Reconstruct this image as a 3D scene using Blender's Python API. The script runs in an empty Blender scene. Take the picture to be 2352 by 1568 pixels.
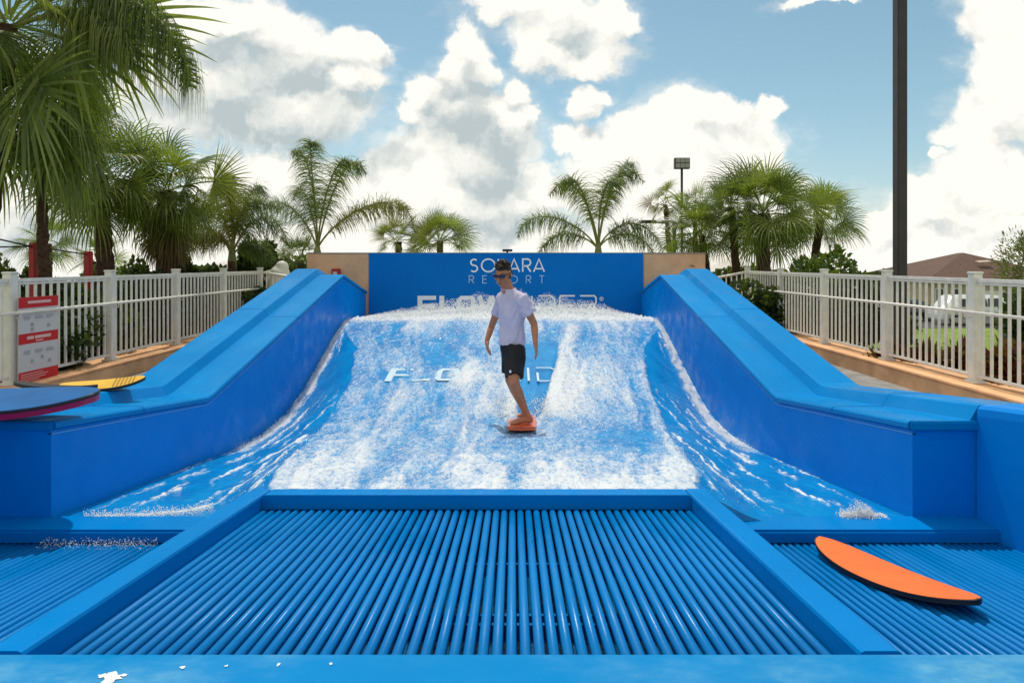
import bpy, bmesh, math, random
import numpy as np
from mathutils import Vector, Matrix, noise as mnoise
R = math.radians
random.seed(7); rng = np.random.default_rng(7)
S = bpy.context.scene; C = S.collection
F0 = 1480.0; ZC = 1.6
def P(px, py, D):
    return Vector(((px-1180)/F0*D, D, ZC-(py-604)/F0*D))

# ------------------------------------------------------------------ camera
cam = bpy.data.cameras.new('camera'); co = bpy.data.objects.new('camera', cam); C.objects.link(co)
co.location = (0, 0, ZC); co.rotation_euler = (R(90), 0, 0)
cam.sensor_width = 36; cam.lens = F0/2352*36
cam.shift_x = -4/2352; cam.shift_y = -180/2352
cam.clip_start = .05; cam.clip_end = 3000
S.camera = co
S.view_settings.view_transform = 'Standard'; S.view_settings.look = 'None'
S.view_settings.exposure = 0.15; S.view_settings.gamma = 1
try: S.view_settings.use_curve_mapping = False
except Exception: pass
SUN_EL, SUN_AZ = 65, -8      # azimuth from +Y, positive to +X
CLOUD_HI, CLOUD_LO = (.97, .94, .86, 1), (.46, .53, .545, 1)

# ------------------------------------------------------------------ node helper
class NT:
    def __init__(s, t): s.t = t; s.n = t.nodes; s.l = t.links
    def new(s, typ, **k):
        n = s.n.new(typ)
        for a, b in k.items(): setattr(n, a, b)
        return n
    def put(s, sock, v):
        if hasattr(v, 'is_output'): s.l.new(v, sock)
        elif v is not None: sock.default_value = v
    def m(s, op, a, b=None, c=None, clamp=False):
        n = s.new('ShaderNodeMath', operation=op, use_clamp=clamp)
        for i, v in enumerate((a, b, c)): s.put(n.inputs[i], v)
        return n.outputs[0]
    def v(s, op, a, b=None, c=None):
        n = s.new('ShaderNodeVectorMath', operation=op)
        s.put(n.inputs[0], a); s.put(n.inputs[1], b)
        if c is not None:
            s.put(n.inputs[3 if op == 'SCALE' else 2], c)
        return n.outputs['Value' if op in ('LENGTH', 'DOT_PRODUCT', 'DISTANCE') else 'Vector']
    def noise(s, vec, scale, detail=4, rough=.55, color=False, dist=0):
        n = s.new('ShaderNodeTexNoise'); s.put(n.inputs['Vector'], vec)
        n.inputs['Scale'].default_value = scale; n.inputs['Detail'].default_value = detail
        n.inputs['Roughness'].default_value = rough; n.inputs['Distortion'].default_value = dist
        return n.outputs['Color' if color else 'Fac']
    def ramp(s, f, lo, hi, smooth=True):
        n = s.new('ShaderNodeMapRange', interpolation_type='SMOOTHSTEP' if smooth else 'LINEAR')
        s.put(n.inputs[0], f); s.put(n.inputs[1], lo); s.put(n.inputs[2], hi)
        return n.outputs[0]
    def mix(s, f, a, b, mode='MIX'):
        n = s.new('ShaderNodeMix', data_type='RGBA', blend_type=mode)
        s.put(n.inputs[0], f); s.put(n.inputs[6], a); s.put(n.inputs[7], b)
        return n.outputs[2]
    def mapv(s, vec, sc=(1, 1, 1), loc=(0, 0, 0)):
        n = s.new('ShaderNodeMapping'); s.put(n.inputs[0], vec)
        n.inputs['Scale'].default_value = sc; n.inputs['Location'].default_value = loc
        return n.outputs[0]

# ------------------------------------------------------------------ world
W = bpy.data.worlds.new('World'); S.world = W; W.use_nodes = True
w = NT(W.node_tree); w.n.clear()
out = w.new('ShaderNodeOutputWorld')
sky = w.new('ShaderNodeTexSky', sky_type='NISHITA')
sky.sun_disc = False; sky.sun_elevation = R(SUN_EL); sky.sun_rotation = R(SUN_AZ)
sky.air_density = 1.0; sky.dust_density = .6; sky.ozone_density = 1.2
hs = w.new('ShaderNodeHueSaturation'); w.put(hs.inputs['Color'], sky.outputs[0])
hs.inputs['Saturation'].default_value = .98; hs.inputs['Hue'].default_value = .468; hs.inputs['Value'].default_value = .92
bg1 = w.new('ShaderNodeBackground'); w.put(bg1.inputs[0], hs.outputs[0]); bg1.inputs[1].default_value = .105
tc = w.new('ShaderNodeTexCoord'); d = tc.outputs['Generated']
sep = w.new('ShaderNodeSeparateXYZ'); w.put(sep.inputs[0], d)
cz = w.new('ShaderNodeCombineXYZ'); w.put(cz.inputs[0], sep.outputs[0]); w.put(cz.inputs[1], sep.outputs[1]); w.put(cz.inputs[2], w.m('MAXIMUM', sep.outputs[2], .02)); w.put(sky.inputs[0], cz.outputs[0])
yy = w.m('MAXIMUM', sep.outputs[1], .06)
U = w.m('DIVIDE', sep.outputs[0], yy); V = w.m('MAXIMUM', w.m('DIVIDE', sep.outputs[2], yy), -.005)
cb = w.new('ShaderNodeCombineXYZ'); w.put(cb.inputs[0], U); w.put(cb.inputs[1], V)
uv = cb.outputs[0]
wn = w.noise(uv, 5.0, 8, .6, color=True)
wv = w.v('SCALE', w.v('SUBTRACT', wn, (.5, .5, .5)), None, .17)
wn2 = w.noise(uv, 22.0, 5, .55, color=True)
wv2 = w.v('SCALE', w.v('SUBTRACT', wn2, (.5, .5, .5)), None, .032)
uvw = w.v('ADD', w.v('ADD', uv, wv), wv2)
def blobfield(vec, blobs, k=.12):
    cur = None
    for cx, cy, rx, ry in blobs:
        a, b = (cx-1180)/F0, (604-cy)/F0; p, q = rx/F0, ry/F0
        ln = w.v('LENGTH', w.v('MULTIPLY_ADD', vec, (1/p, 1/q, 0), (-a/p, -b/q, 0)))
        if cur is None: cur = ln
        else: cur = w.m('SMOOTH_MIN', cur, ln, k)
    return w.m('SUBTRACT', 1.0, cur)
clouds = [  # cx, cy, rx, ry in photograph directions
    (560, 60, 120, 70), (640, 90, 105, 65), (700, 150, 100, 80), (790, 130, 95, 55), (850, 110, 38, 30), (470, 90, 190, 130), (330, 40, 120, 100),
    (480, 230, 260, 120), (660, 270, 190, 75), (790, 200, 80, 40), (150, 480, 300, 130), (60, 250, 120, 150), (620, 420, 240, 90),
    (1070, 110, 62, 66), (1100, 160, 55, 50), (1040, 170, 44, 44), (980, 230, 66, 52), (1050, 260, 110, 90), (940, 270, 46, 40), (1190, 215, 52, 44),
    (1150, 300, 90, 90), (1060, 370, 190, 90), (960, 420, 180, 80), (1210, 270, 34, 40), (1000, 480, 300, 80), (820, 420, 90, 50),
    (1210, 10, 150, 44), (1290, 60, 120, 60), (1340, 120, 90, 62), (1250, 110, 60, 50), (1400, 40, 60, 60), (1330, 160, 50, 26),
    (1350, 235, 48, 40), (1360, 270, 32, 26), (1880, -6, 90, 16), 
    (1560, 270, 130, 60), (1460, 290, 60, 38), (1660, 270, 120, 52), (1700, 330, 120, 70), (1540, 350, 190, 80), (1770, 230, 46, 26), (1400, 400, 110, 60),
    (1600, 450, 320, 80), (1760, 350, 60, 40),
    (2300, 60, 90, 100), (2330, 180, 110, 90), (2290, 110, 70, 50), (2240, 330, 90, 40), (2310, 280, 110, 70), (2160, 370, 26, 18),
    (2160, 460, 130, 60), (2280, 420, 130, 80), (2040, 480, 60, 34), (2180, 560, 330, 90),
    (1180, 560, 900, 60), (2100, 590, 600, 60), (200, 580, 500, 60), (1330, 330, 60, 36), (1250, 430, 80, 50)]
Fb = blobfield(uvw, clouds)
# the same sky goes on outside the frame: free cumulus by 3D noise
dn = w.noise(w.mapv(d, (1, 1, 2.2)), 2.3, 9, .6)
Fg = w.m('MULTIPLY', w.m('SUBTRACT', dn, .49), 4.5)
mask = w.m('MULTIPLY', w.ramp(w.m('ABSOLUTE', U), 1.1, .88), w.m('MULTIPLY', w.ramp(V, .58, .42), w.ramp(sep.outputs[1], .1, .3)))
Fm = w.m('ADD', w.m('MULTIPLY', Fb, mask), w.m('MULTIPLY', Fg, w.m('SUBTRACT', 1, mask)))
n_fine = w.noise(uv, 30, 6, .6)
dens = w.ramp(w.m('ADD', Fm, w.m('MULTIPLY', w.m('SUBTRACT', n_fine, .5), .35)), -.19, .25)
wisp = w.m('MULTIPLY', w.ramp(w.m('ADD', Fm, w.m('MULTIPLY', w.m('SUBTRACT', w.noise(w.mapv(uv, (1, 2.2, 1)), 6, 8, .65), .5), 2.6)), -.55, .75), .62)
dens = w.m('MAXIMUM', dens, wisp)
# cumulus relief: lit from above
r1 = w.noise(uvw, 9, 9, .58); r2 = w.noise(w.v('ADD', uvw, (-.006, .022, 0)), 9, 9, .58)
rel = w.m('MULTIPLY', w.m('SUBTRACT', r1, r2), 2.6)
F2 = blobfield(w.v('ADD', uvw, (-.004, .03, 0)), clouds[:35], .12)
edge = w.m('MULTIPLY', w.m('SUBTRACT', w.m('MAXIMUM', Fb, -.2), w.m('MAXIMUM', F2, -.2)), .8)
greys = [(560, 265, 250, 55), (700, 300, 150, 45), (600, 210, 110, 60), (420, 255, 140, 30), (560, 130, 60, 40), (2290, 80, 60, 50), (1080, 300, 66, 110), (1140, 380, 70, 90), (1010, 230, 30, 50), (1130, 505, 150, 36), (900, 380, 60, 30),
         (1310, 70, 40, 40), (1620, 310, 60, 30), (1700, 300, 70, 40), (2230, 560, 150, 32), (2180, 500, 80, 24), (60, 560, 90, 40), (2320, 330, 60, 70), (2240, 450, 90, 30), (1600, 360, 120, 30), (2060, 540, 60, 30), (1300, 520, 60, 30), (700, 200, 50, 60)]
gf = w.ramp(blobfield(w.v('ADD', uv, w.v('SCALE', wv, None, 1.3)), greys, .35), -.95, .75)
lo = w.noise(uv, 4, 5, .6)
bright = w.m('ADD', w.m('SUBTRACT', w.m('ADD', w.m('ADD', .93, rel), edge), w.m('MULTIPLY', gf, .74)), w.m('MULTIPLY', w.m('SUBTRACT', lo, .5), .35))
bright = w.m('MULTIPLY', bright, 1.0, clamp=True)
cc = w.mix(bright, CLOUD_LO, CLOUD_HI)
bg2 = w.new('ShaderNodeBackground'); w.put(bg2.inputs[0], cc); bg2.inputs[1].default_value = 1.0
mx = w.new('ShaderNodeMixShader'); w.put(mx.inputs[0], dens); w.l.new(bg1.outputs[0], mx.inputs[1]); w.l.new(bg2.outputs[0], mx.inputs[2])
w.l.new(mx.outputs[0], out.inputs[0])
W.cycles.sampling_method = 'MANUAL'; W.cycles.sample_map_resolution = 512

sun = bpy.data.lights.new('sun', 'SUN'); sun.energy = 2.6; sun.angle = R(.6); sun.color = (1, .95, .86)
so = bpy.data.objects.new('sun', sun); C.objects.link(so)
sd = Vector((math.sin(R(SUN_AZ))*math.cos(R(SUN_EL)), math.cos(R(SUN_AZ))*math.cos(R(SUN_EL)), math.sin(R(SUN_EL))))
so.rotation_euler = sd.to_track_quat('Z', 'Y').to_euler(); so.location = (0, 5, 30)

# ------------------------------------------------------------------ materials
def mat(name, col, rough=.5, spec=.5, metal=0, var=0, vscale=6, bump=0, bscale=40, col2=None, coat=0, stretch=(1, 1, 1), emit=None):
    m_ = bpy.data.materials.new(name); m_.use_nodes = True
    t = NT(m_.node_tree); b = t.n['Principled BSDF']
    b.inputs['Roughness'].default_value = rough; b.inputs['Specular IOR Level'].default_value = spec
    b.inputs['Metallic'].default_value = metal; b.inputs['Coat Weight'].default_value = coat
    g = t.new('ShaderNodeNewGeometry'); pos = t.mapv(g.outputs['Position'], stretch)
    c4 = (*col, 1)
    if var or col2:
        f = t.ramp(t.noise(pos, vscale, 6, .6), .3, .7)
        a = tuple(x*(1-var) for x in col)+(1,); bb = tuple(min(1, x*(1+var)) for x in (col2 or col))+(1,)
        t.put(b.inputs['Base Color'], t.mix(f, a, bb))
        rr = t.new('ShaderNodeMapRange'); t.put(rr.inputs[0], t.noise(pos, vscale*2.3, 4)); rr.inputs[3].default_value = rough*.75; rr.inputs[4].default_value = min(1, rough*1.25)
        t.put(b.inputs['Roughness'], rr.outputs[0])
    else: b.inputs['Base Color'].default_value = c4
    if bump:
        bn = t.new('ShaderNodeBump'); bn.inputs['Strength'].default_value = bump; bn.inputs['Distance'].default_value = .01
        t.put(bn.inputs['Height'], t.noise(pos, bscale, 4)); t.l.new(bn.outputs[0], b.inputs['Normal'])
    if emit: b.inputs['Emission Color'].default_value = (*emit, 1)
    return m_
def blue_mat(name, col, wear=.25, rough=.33, streak=(1, 1, 1), worn=(.003, .27, .52), spec=.05):
    m_ = bpy.data.materials.new(name); m_.use_nodes = True
    t = NT(m_.node_tree); b = t.n['Principled BSDF']
    g = t.new('ShaderNodeNewGeometry'); pos = g.outputs['Position']; ps = t.mapv(pos, streak)
    big = t.ramp(t.noise(ps, 1.7, 6, .62), .42, .75); fine = t.ramp(t.noise(ps, 14, 6, .7), .35, .75)
    f = t.m('MULTIPLY', t.m('MULTIPLY', big, t.m('ADD', t.m('MULTIPLY', fine, .7), .3)), wear)
    c = t.mix(f, (*col, 1), (*worn, 1))
    c = t.mix(t.m('MULTIPLY', t.ramp(t.noise(pos, .9, 3), .35, .7), .35), c, tuple(x*.72 for x in col)+(1,))
    scr = t.ramp(t.noise(t.mapv(ps, (6, 1, 6)), 30, 3, .6), .66, .74)
    c = t.mix(t.m('MULTIPLY', scr, wear*.35), c, (.01, .30, .60, 1))
    t.put(b.inputs['Base Color'], c)
    wet = t.ramp(t.noise(ps, 4.5, 5, .6), .4, .62)
    rr = t.new('ShaderNodeMapRange'); t.put(rr.inputs[0], wet); rr.inputs[3].default_value = rough*.6; rr.inputs[4].default_value = rough*1.35
    t.put(b.inputs['Roughness'], rr.outputs[0]); b.inputs['Specular IOR Level'].default_value = spec
    bn = t.new('ShaderNodeBump'); bn.inputs['Strength'].default_value = .22; bn.inputs['Distance'].default_value = .012
    t.put(bn.inputs['Height'], t.m('ADD', t.noise(pos, 5, 3), t.m('MULTIPLY', t.noise(pos, 120, 3), .12))); t.l.new(bn.outputs[0], b.inputs['Normal'])
    return m_
BL = (.004, .150, .56)
M = {}
M['wall'] = blue_mat('blue_wall_vinyl', (.0005, .232, .72), .04, .42, spec=.08)
M['tread'] = blue_mat('blue_tread_foam', (.0004, .215, .56), .5, .36, (1, .35, 1), (.004, .32, .66))
M['rail'] = blue_mat('blue_padding', (.0004, .20, .56), .22, .34, (1, .4, 1))
M['bar'] = blue_mat('blue_front_padding', (.0004, .21, .52), 1.5, .28, (.5, 1, 1), (.16, .42, .58))
M['slat'] = blue_mat('blue_grate_pipe', (.0004, .185, .52), .2, .40, (1, .25, 1), spec=.14)
M['basin'] = mat('basin_paint', (.001, .02, .07), .35, var=.3)
M['seam'] = mat('seam_caulk', (.10, .36, .74), .5)
M['banner'] = blue_mat('banner_blue', (.0005, .165, .55), .04, .5, spec=.08)
M['tan'] = mat('tan_stucco', (.74, .43, .235), .9, .2, var=.12, vscale=2.5, bump=.5, bscale=90)
M['tan2'] = mat('tan_kerb', (.74, .42, .22), .85, .2, var=.18, vscale=3, bump=.4, bscale=90)
M['conc'] = mat('concrete_deck', (.27, .26, .24), .85, .3, var=.22, vscale=4, bump=.4, bscale=70)
M['white'] = mat('white_fence_paint', (.78, .75, .67), .38, .5, var=.08, vscale=8)
M['print'] = mat('white_print', (.80, .82, .84), .5)
M['printdim'] = mat('pale_blue_print', (.42, .60, .78), .5)
M['wprint'] = mat('white_bed_print', (.50, .66, .74), .3)
M['pole'] = mat('bronze_pole', (.030, .022, .018), .45, .5, var=.2)
M['lampgrey'] = mat('lamp_grey', (.30, .29, .26), .5)
M['glasslamp'] = mat('lamp_lens', (.55, .55, .52), .2)
M['red'] = mat('red_post', (.42, .010, .012), .45, var=.1)
M['dark'] = mat('dark_metal', (.03, .03, .035), .5)
M['signred'] = mat('sign_red', (.60, .012, .015), .55)
M['signwhite'] = mat('sign_white', (.62, .60, .60), .6)
M['signink'] = mat('sign_ink', (.38, .36, .37), .6)
M['signtext'] = mat('sign_pale_print', (.80, .50, .46), .6)
M['signgreen'] = mat('sign_green_print', (.35, .50, .40), .6)
M['orange'] = mat('orange_foam', (.88, .165, .025), .55, .3, var=.07, vscale=9, bump=.15, bscale=200)
M['orangewet'] = mat('orange_wet', (.82, .15, .035), .18, .6, var=.12, vscale=14)
M['blackfoam'] = mat('black_foam', (.012, .012, .015), .6)
M['blueboard'] = mat('blue_board_foam', (.003, .105, .32), .5, .35, var=.1, vscale=5)
M['pinkfoam'] = mat('crimson_slick', (.34, .006, .07), .3)
M['yellow'] = mat('yellow_board', (.72, .42, .035), .5, var=.1)
M['yellowprint'] = mat('yellow_board_print', (.30, .16, .02), .5)
M['skin'] = mat('skin', (.43, .175, .09), .48, .4, var=.12, vscale=30, bump=.1, bscale=150)
M['hair'] = mat('dark_brown_hair', (.022, .012, .008), .6, var=.4, vscale=90, bump=.8, bscale=260)
M['lip'] = mat('lip', (.22, .06, .05), .5)
M['shirt'] = mat('pale_lavender_shirt', (.56, .51, .66), .75, .2, var=.05, vscale=10, bump=.5, bscale=35)
M['shorts'] = mat('black_shorts', (.010, .010, .012), .6, .3, bump=.6, bscale=40)
M['lens'] = mat('dark_blue_lens', (.006, .008, .055), .22, .5, coat=.2)
M['brownroof'] = mat('brown_shingle', (.125, .075, .055), .85, .2, var=.18, vscale=3)
M['housewall'] = mat('beige_house_wall', (.50, .40, .29), .85, var=.08)
M['window'] = mat('window_glass', (.03, .04, .05), .08, .7)
M['carwhite'] = mat('car_white', (.72, .73, .72), .2, .5, coat=.6)
M['cardark'] = mat('car_teal', (.02, .05, .06), .2, .5, coat=.6)
M['tyre'] = mat('tyre', (.015, .015, .015), .8)
M['rim'] = mat('rim', (.4, .4, .4), .3, metal=.8)
M['bark'] = mat('palm_bark', (.085, .045, .030), .9, .2, var=.5, vscale=14, bump=1, bscale=30, stretch=(1, 1, 3))
M['barkgreen'] = mat('green_crownshaft', (.20, .22, .07), .6, var=.3, vscale=9)
M['stem'] = mat('petiole', (.20, .21, .05), .5, var=.2)
M['asphalt'] = mat('asphalt', (.06, .06, .06), .9, var=.2)
M['mulch'] = mat('mulch', (.05, .032, .022), .95, var=.4, vscale=12, bump=1, bscale=40)
M['figure'] = mat('white_painted_figure', (.78, .76, .66), .45, var=.08)
def leafmat(name, c1, c2, rough=.42, trans=.35):
    m_ = bpy.data.materials.new(name); m_.use_nodes = True
    t = NT(m_.node_tree); t.n.clear(); o = t.new('ShaderNodeOutputMaterial')
    oi = t.new('ShaderNodeObjectInfo'); g = t.new('ShaderNodeNewGeometry')
    f = t.m('ADD', t.m('MULTIPLY', oi.outputs['Random'], .65), t.m('MULTIPLY', t.ramp(t.noise(g.outputs['Position'], 5, 4, .7), .3, .7), .35))
    f = t.m('MULTIPLY', t.m('ADD', f, t.m('MULTIPLY', t.m('SUBTRACT', g.outputs['Random Per Island'], .5), .7)), 1, clamp=True)
    c = t.mix(f, (*c1, 1), (*c2, 1))
    b = t.new('ShaderNodeBsdfPrincipled'); t.put(b.inputs['Base Color'], c); b.inputs['Roughness'].default_value = rough; b.inputs['Specular IOR Level'].default_value = .4
    tr = t.new('ShaderNodeBsdfTranslucent'); t.put(tr.inputs[0], t.mix(.6, c, (.30, .42, .03, 1), 'MIX'))
    mxx = t.new('ShaderNodeMixShader'); mxx.inputs[0].default_value = trans
    t.l.new(b.outputs[0], mxx.inputs[1]); t.l.new(tr.outputs[0], mxx.inputs[2]); t.l.new(mxx.outputs[0], o.inputs[0])
    return m_
M['frond'] = leafmat('fan_frond', (.045, .080, .010), (.31, .33, .07), .38, .42)
M['froyel'] = leafmat('yellowing_frond', (.10, .10, .02), (.26, .19, .05))
M['frobrown'] = leafmat('brown_frond', (.10, .055, .02), (.26, .15, .06), .7, .2)
M['feather'] = leafmat('feather_frond', (.05, .085, .025), (.19, .23, .07))
M['leafdark'] = leafmat('dark_leaf', (.010, .022, .007), (.040, .070, .018), .4, .2)
M['leafmid'] = leafmat('mid_leaf', (.022, .055, .010), (.075, .13, .025), .4, .3)
M['leafred'] = leafmat('red_leaf', (.05, .008, .008), (.22, .02, .02), .4, .25)
M['leafolive'] = leafmat('olive_leaf', (.05, .07, .015), (.14, .15, .04), .5, .3)
def grass_mat():
    m_ = mat('lawn', (.12, .21, .03), .9, .1, var=.25, vscale=1.2, col2=(.20, .27, .045), bump=.8, bscale=30)
    return m_
M['lawn'] = grass_mat()

# ------------------------------------------------------------------ object helpers
def tag(o, label=None, cat=None, group=None, kind=None):
    if label: o['label'] = label
    if cat: o['category'] = cat
    if group: o['group'] = group
    if kind: o['kind'] = kind
    return o
def link(name, me, m_, parent=None, smooth=False):
    o = bpy.data.objects.new(name, me); C.objects.link(o)
    if m_ is not None and not me.materials: me.materials.append(m_)
    if parent is not None: o.parent = parent; o.matrix_parent_inverse = parent.matrix_basis.inverted()
    if smooth: me.shade_smooth()
    return o
def mesh(name, vs, fs, m_, parent=None, smooth=False):
    me = bpy.data.meshes.new(name); me.from_pydata([tuple(v) for v in vs], [], fs); me.update()
    return link(name, me, m_, parent, smooth)
def npmesh(name, V_, Fq, m_, parent=None, smooth=False):
    V_ = np.asarray(V_, dtype=np.float32); Fq = np.asarray(Fq, dtype=np.int32)
    me = bpy.data.meshes.new(name); me.vertices.add(len(V_)); me.vertices.foreach_set('co', V_.ravel())
    k = Fq.shape[1]; me.loops.add(Fq.size); me.loops.foreach_set('vertex_index', Fq.ravel())
    me.polygons.add(len(Fq)); me.polygons.foreach_set('loop_start', np.arange(0, Fq.size, k, dtype=np.int32))
    me.polygons.foreach_set('loop_total', np.full(len(Fq), k, dtype=np.int32)); me.update(calc_edges=True)
    return link(name, me, m_, parent, smooth)
def empty(name, loc=(0, 0, 0)):
    o = bpy.data.objects.new(name, None); C.objects.link(o); o.location = loc; o.empty_display_size = .2
    return o
def bx(bm, x0, x1, y0, y1, z0, z1, bev=0):
    r = bmesh.ops.create_cube(bm, size=1)
    for v in r['verts']:
        v.co = Vector(((x0+x1)/2+v.co.x*(x1-x0), (y0+y1)/2+v.co.y*(y1-y0), (z0+z1)/2+v.co.z*(z1-z0)))
    if bev:
        es = list({e for v in r['verts'] for e in v.link_edges})
        bmesh.ops.bevel(bm, geom=es, offset=bev, segments=2, affect='EDGES')
def bmobj(name, bm, m_, parent=None, smooth=False):
    me = bpy.data.meshes.new(name); bm.to_mesh(me); bm.free(); return link(name, me, m_, parent, smooth)
def box(name, x0, x1, y0, y1, z0, z1, m_, parent=None, bev=0):
    bm = bmesh.new(); bx(bm, x0, x1, y0, y1, z0, z1, bev); return bmobj(name, bm, m_, parent)
def tube(bm, pts, rad, n=8, cap=True):
    pts = [Vector(p) for p in pts]; rad = rad if hasattr(rad, '__len__') else [rad]*len(pts)
    rings = []; up = None
    for i, p in enumerate(pts):
        t = (pts[min(i+1, len(pts)-1)]-pts[max(i-1, 0)]).normalized()
        if up is None: up = Vector((0, 0, 1)) if abs(t.z) < .9 else Vector((1, 0, 0))
        a = t.cross(up).normalized(); b = a.cross(t).normalized(); up = b
        rings.append([bm.verts.new(p+(a*math.cos(2*math.pi*k/n)+b*math.sin(2*math.pi*k/n))*rad[i]) for k in range(n)])
    for r0, r1 in zip(rings, rings[1:]):
        for k in range(n): bm.faces.new((r0[k], r0[(k+1) % n], r1[(k+1) % n], r1[k]))
    if cap: bm.faces.new(rings[0][::-1]); bm.faces.new(rings[-1])
def tubeobj(name, pts, rad, m_, parent=None, n=8):
    bm = bmesh.new(); tube(bm, pts, rad, n); bmesh.ops.recalc_face_normals(bm, faces=bm.faces[:]); return bmobj(name, bm, m_, parent, True)

# ------------------------------------------------------------------ ground, paving
def gz(x, y):
    dx = max(0, abs(x)-6.2); dy = max(0, y-15.5)
    dd = math.hypot(dx, dy); 
    return -.30-2.2*min(1, dd/26)-.030*max(0, dd-45)
ys = [-40, -20, -8, 0]+[i*1.2 for i in range(1, 40)]+[52, 60, 80, 120, 200, 400, 900, 2200]
xs = sorted([-2200, -900, -400, -200, -100, -60]+[i*1.5 for i in range(-28, 29)]+[60, 100, 200, 400, 900, 2200])
gv = [(x, y, gz(x, y) if not (abs(x) < 5.9 and y < 14) else -.62) for y in ys for x in xs]
nx = len(xs)
gf_ = [(j*nx+i, j*nx+i+1, (j+1)*nx+i+1, (j+1)*nx+i) for j in range(len(ys)-1) for i in range(nx-1)]
tag(mesh('ground', gv, gf_, M['lawn'], smooth=True), 'green lawn sloping down from the pool deck', kind='structure')
# road where the cars stand
rv = [(-60, 40.5, -2.49), (90, 40.5, -2.49), (90, 54, -2.49), (-60, 54, -2.49)]
tag(mesh('road', rv, [(0, 1, 2, 3)], M['asphalt']), 'grey asphalt street below the lawn', kind='structure')

XL, XR = -2.9, 2.5
def lerp(t, xs_, ys_): return float(np.interp(t, xs_, ys_))
ZT = ([0, 4.04, 6.1, 10.85, 10.95, 12.68], [1.14, .614, .344, 1.402, 1.405, 1.045])
def zt(D): return lerp(D, *ZT)
CURB_L, CURB_R = -5.55, 5.13
for nm, a, b in (('deck', CURB_L-.02, XL-.78), ('deck', XR+.78, CURB_R+.02)):
    bm = bmesh.new()
    k = 0; y = -2.0
    while y < 17:
        bx(bm, a, b, y, y+2.39, -.35, -.03, .004); y += 2.4
    tag(bmobj(nm, bm, M['conc']), 'grey concrete deck strip beside the ride', kind='structure')
def curb(x0, x1, lab):
    t = empty('kerb', ((x0+x1)/2, 6, 0)); tag(t, lab, 'kerb', 'tan stucco kerbs under the fences')
    box('kerb_wall', x0, x1, -2, 15.2, -.8, .165, M['tan2'], t, .006)
    box('kerb_cap', x0-.015, x1+.015, -2, 15.215, .168, .20, M['tan2'], t, .008)
curb(CURB_R, CURB_R+.52, 'tan stucco kerb under the white fence on the van side')
curb(CURB_L-.52, CURB_L, 'tan stucco kerb under the white fence with the red notice')

# ------------------------------------------------------------------ fences
def fence(X, side, Dposts, lab):
    t = empty('picket_fence', (X, 8, .2)); tag(t, lab, 'fence', 'white picket fences on kerbs')
    zb, ztp = .2, 1.42
    bm = bmesh.new(); bx(bm, -.052, .052, -.052, .052, 0, 1.27, .004); pm = bpy.data.meshes.new('post'); bm.to_mesh(pm); bm.free(); pm.materials.append(M['white'])
    bm = bmesh.new(); bx(bm, -.062, .062, -.062, .062, 1.272, 1.30, .008); bx(bm, -.08, .08, -.08, .08, .001, .03, .004); cm = bpy.data.meshes.new('post_cap'); bm.to_mesh(cm); bm.free(); cm.materials.append(M['white'])
    bm = bmesh.new(); bx(bm, -.0125, .0125, -.0125, .0125, .105, 1.19, 0); km = bpy.data.meshes.new('picket'); bm.to_mesh(km); bm.free(); km.materials.append(M['white'])
    def put(nm, me, x, y, z):
        o = link(nm, me, None, t); o.location = (x, y, z); return o
    for i, D in enumerate(Dposts):
        po = put('post', pm, X, D, zb); ca = link('post_cap', cm, None, po); ca.matrix_parent_inverse = po.matrix_basis.inverted(); ca.location = (X, D, zb)
        if i+1 < len(Dposts):
            L = Dposts[i+1]-D; n = 14
            for k in range(1, n):
                put('picket', km, X, D+L*k/n, zb)
            box('top_rail', X-.024, X+.024, D+.053, D+L-.053, ztp-.045, ztp, M['white'], t, .004)
            box('bottom_rail', X-.02, X+.02, D+.053, D+L-.053, zb+.07, zb+.105, M['white'], t, .003)
            box('upper_rail', X-.018, X+.018, D+.053, D+L-.053, ztp-.075, ztp-.05, M['white'], t, .003)
    # handrail inside
    hx = X-side*.12
    tubeobj('handrail', [(hx, Dposts[0], 1.03), (hx, Dposts[-1], 1.03)], .02, M['white'], t, 10)
    for D in Dposts[1:]: tubeobj('bracket', [(X-side*.052, D, .97), (hx, D, .97), (hx, D, 1.012)], .008, M['white'], t, 6)
    return t
DL = [5.8*F0/o for o in (1157+460, 1157, 927, 776, 667, 583)]; DL[0] = DL[1]-1.83
DR = [5.4*F0/o for o in (1400, 1060, 857, 713, 613, 537)]; DR[0] = DR[1]-1.83
fl = fence(-5.8, -1, DL, 'long white picket fence behind the red and white notice')
fr = fence(5.4, 1, DR, 'long white picket fence in front of the lawn and the parked van')
def short_fence(x0, y0, x1, y1, drop, lab):
    t = empty('return_fence', (x0, y0, .2)); tag(t, lab, 'fence', 'white picket fences on kerbs')
    n = 9; a = Vector((x0, y0, 0)); b = Vector((x1, y1, -drop))
    def seg(nm, z, r): tubeobj(nm, [a+Vector((0, 0, z)), b+Vector((0, 0, z))], r, M['white'], t, 4)
    seg('top_rail', 1.395, .03); seg('bottom_rail', .28, .024); seg('handrail', 1.03, .02)
    for k in range(1, n+1):
        p = a.lerp(b, k/n); tubeobj('picket', [p+Vector((0, 0, .3)), p+Vector((0, 0, 1.38))], .016, M['white'], t, 4)
short_fence(-5.8, DL[-1]+.02, -4.7, DL[-1]+.6, .22, 'short white fence return dropping behind the top of the left ride wall')
short_fence(5.4, DR[-1]+.02, 4.5, DR[-1]+.6, .22, 'short white fence return dropping behind the top of the right ride wall')

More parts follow.
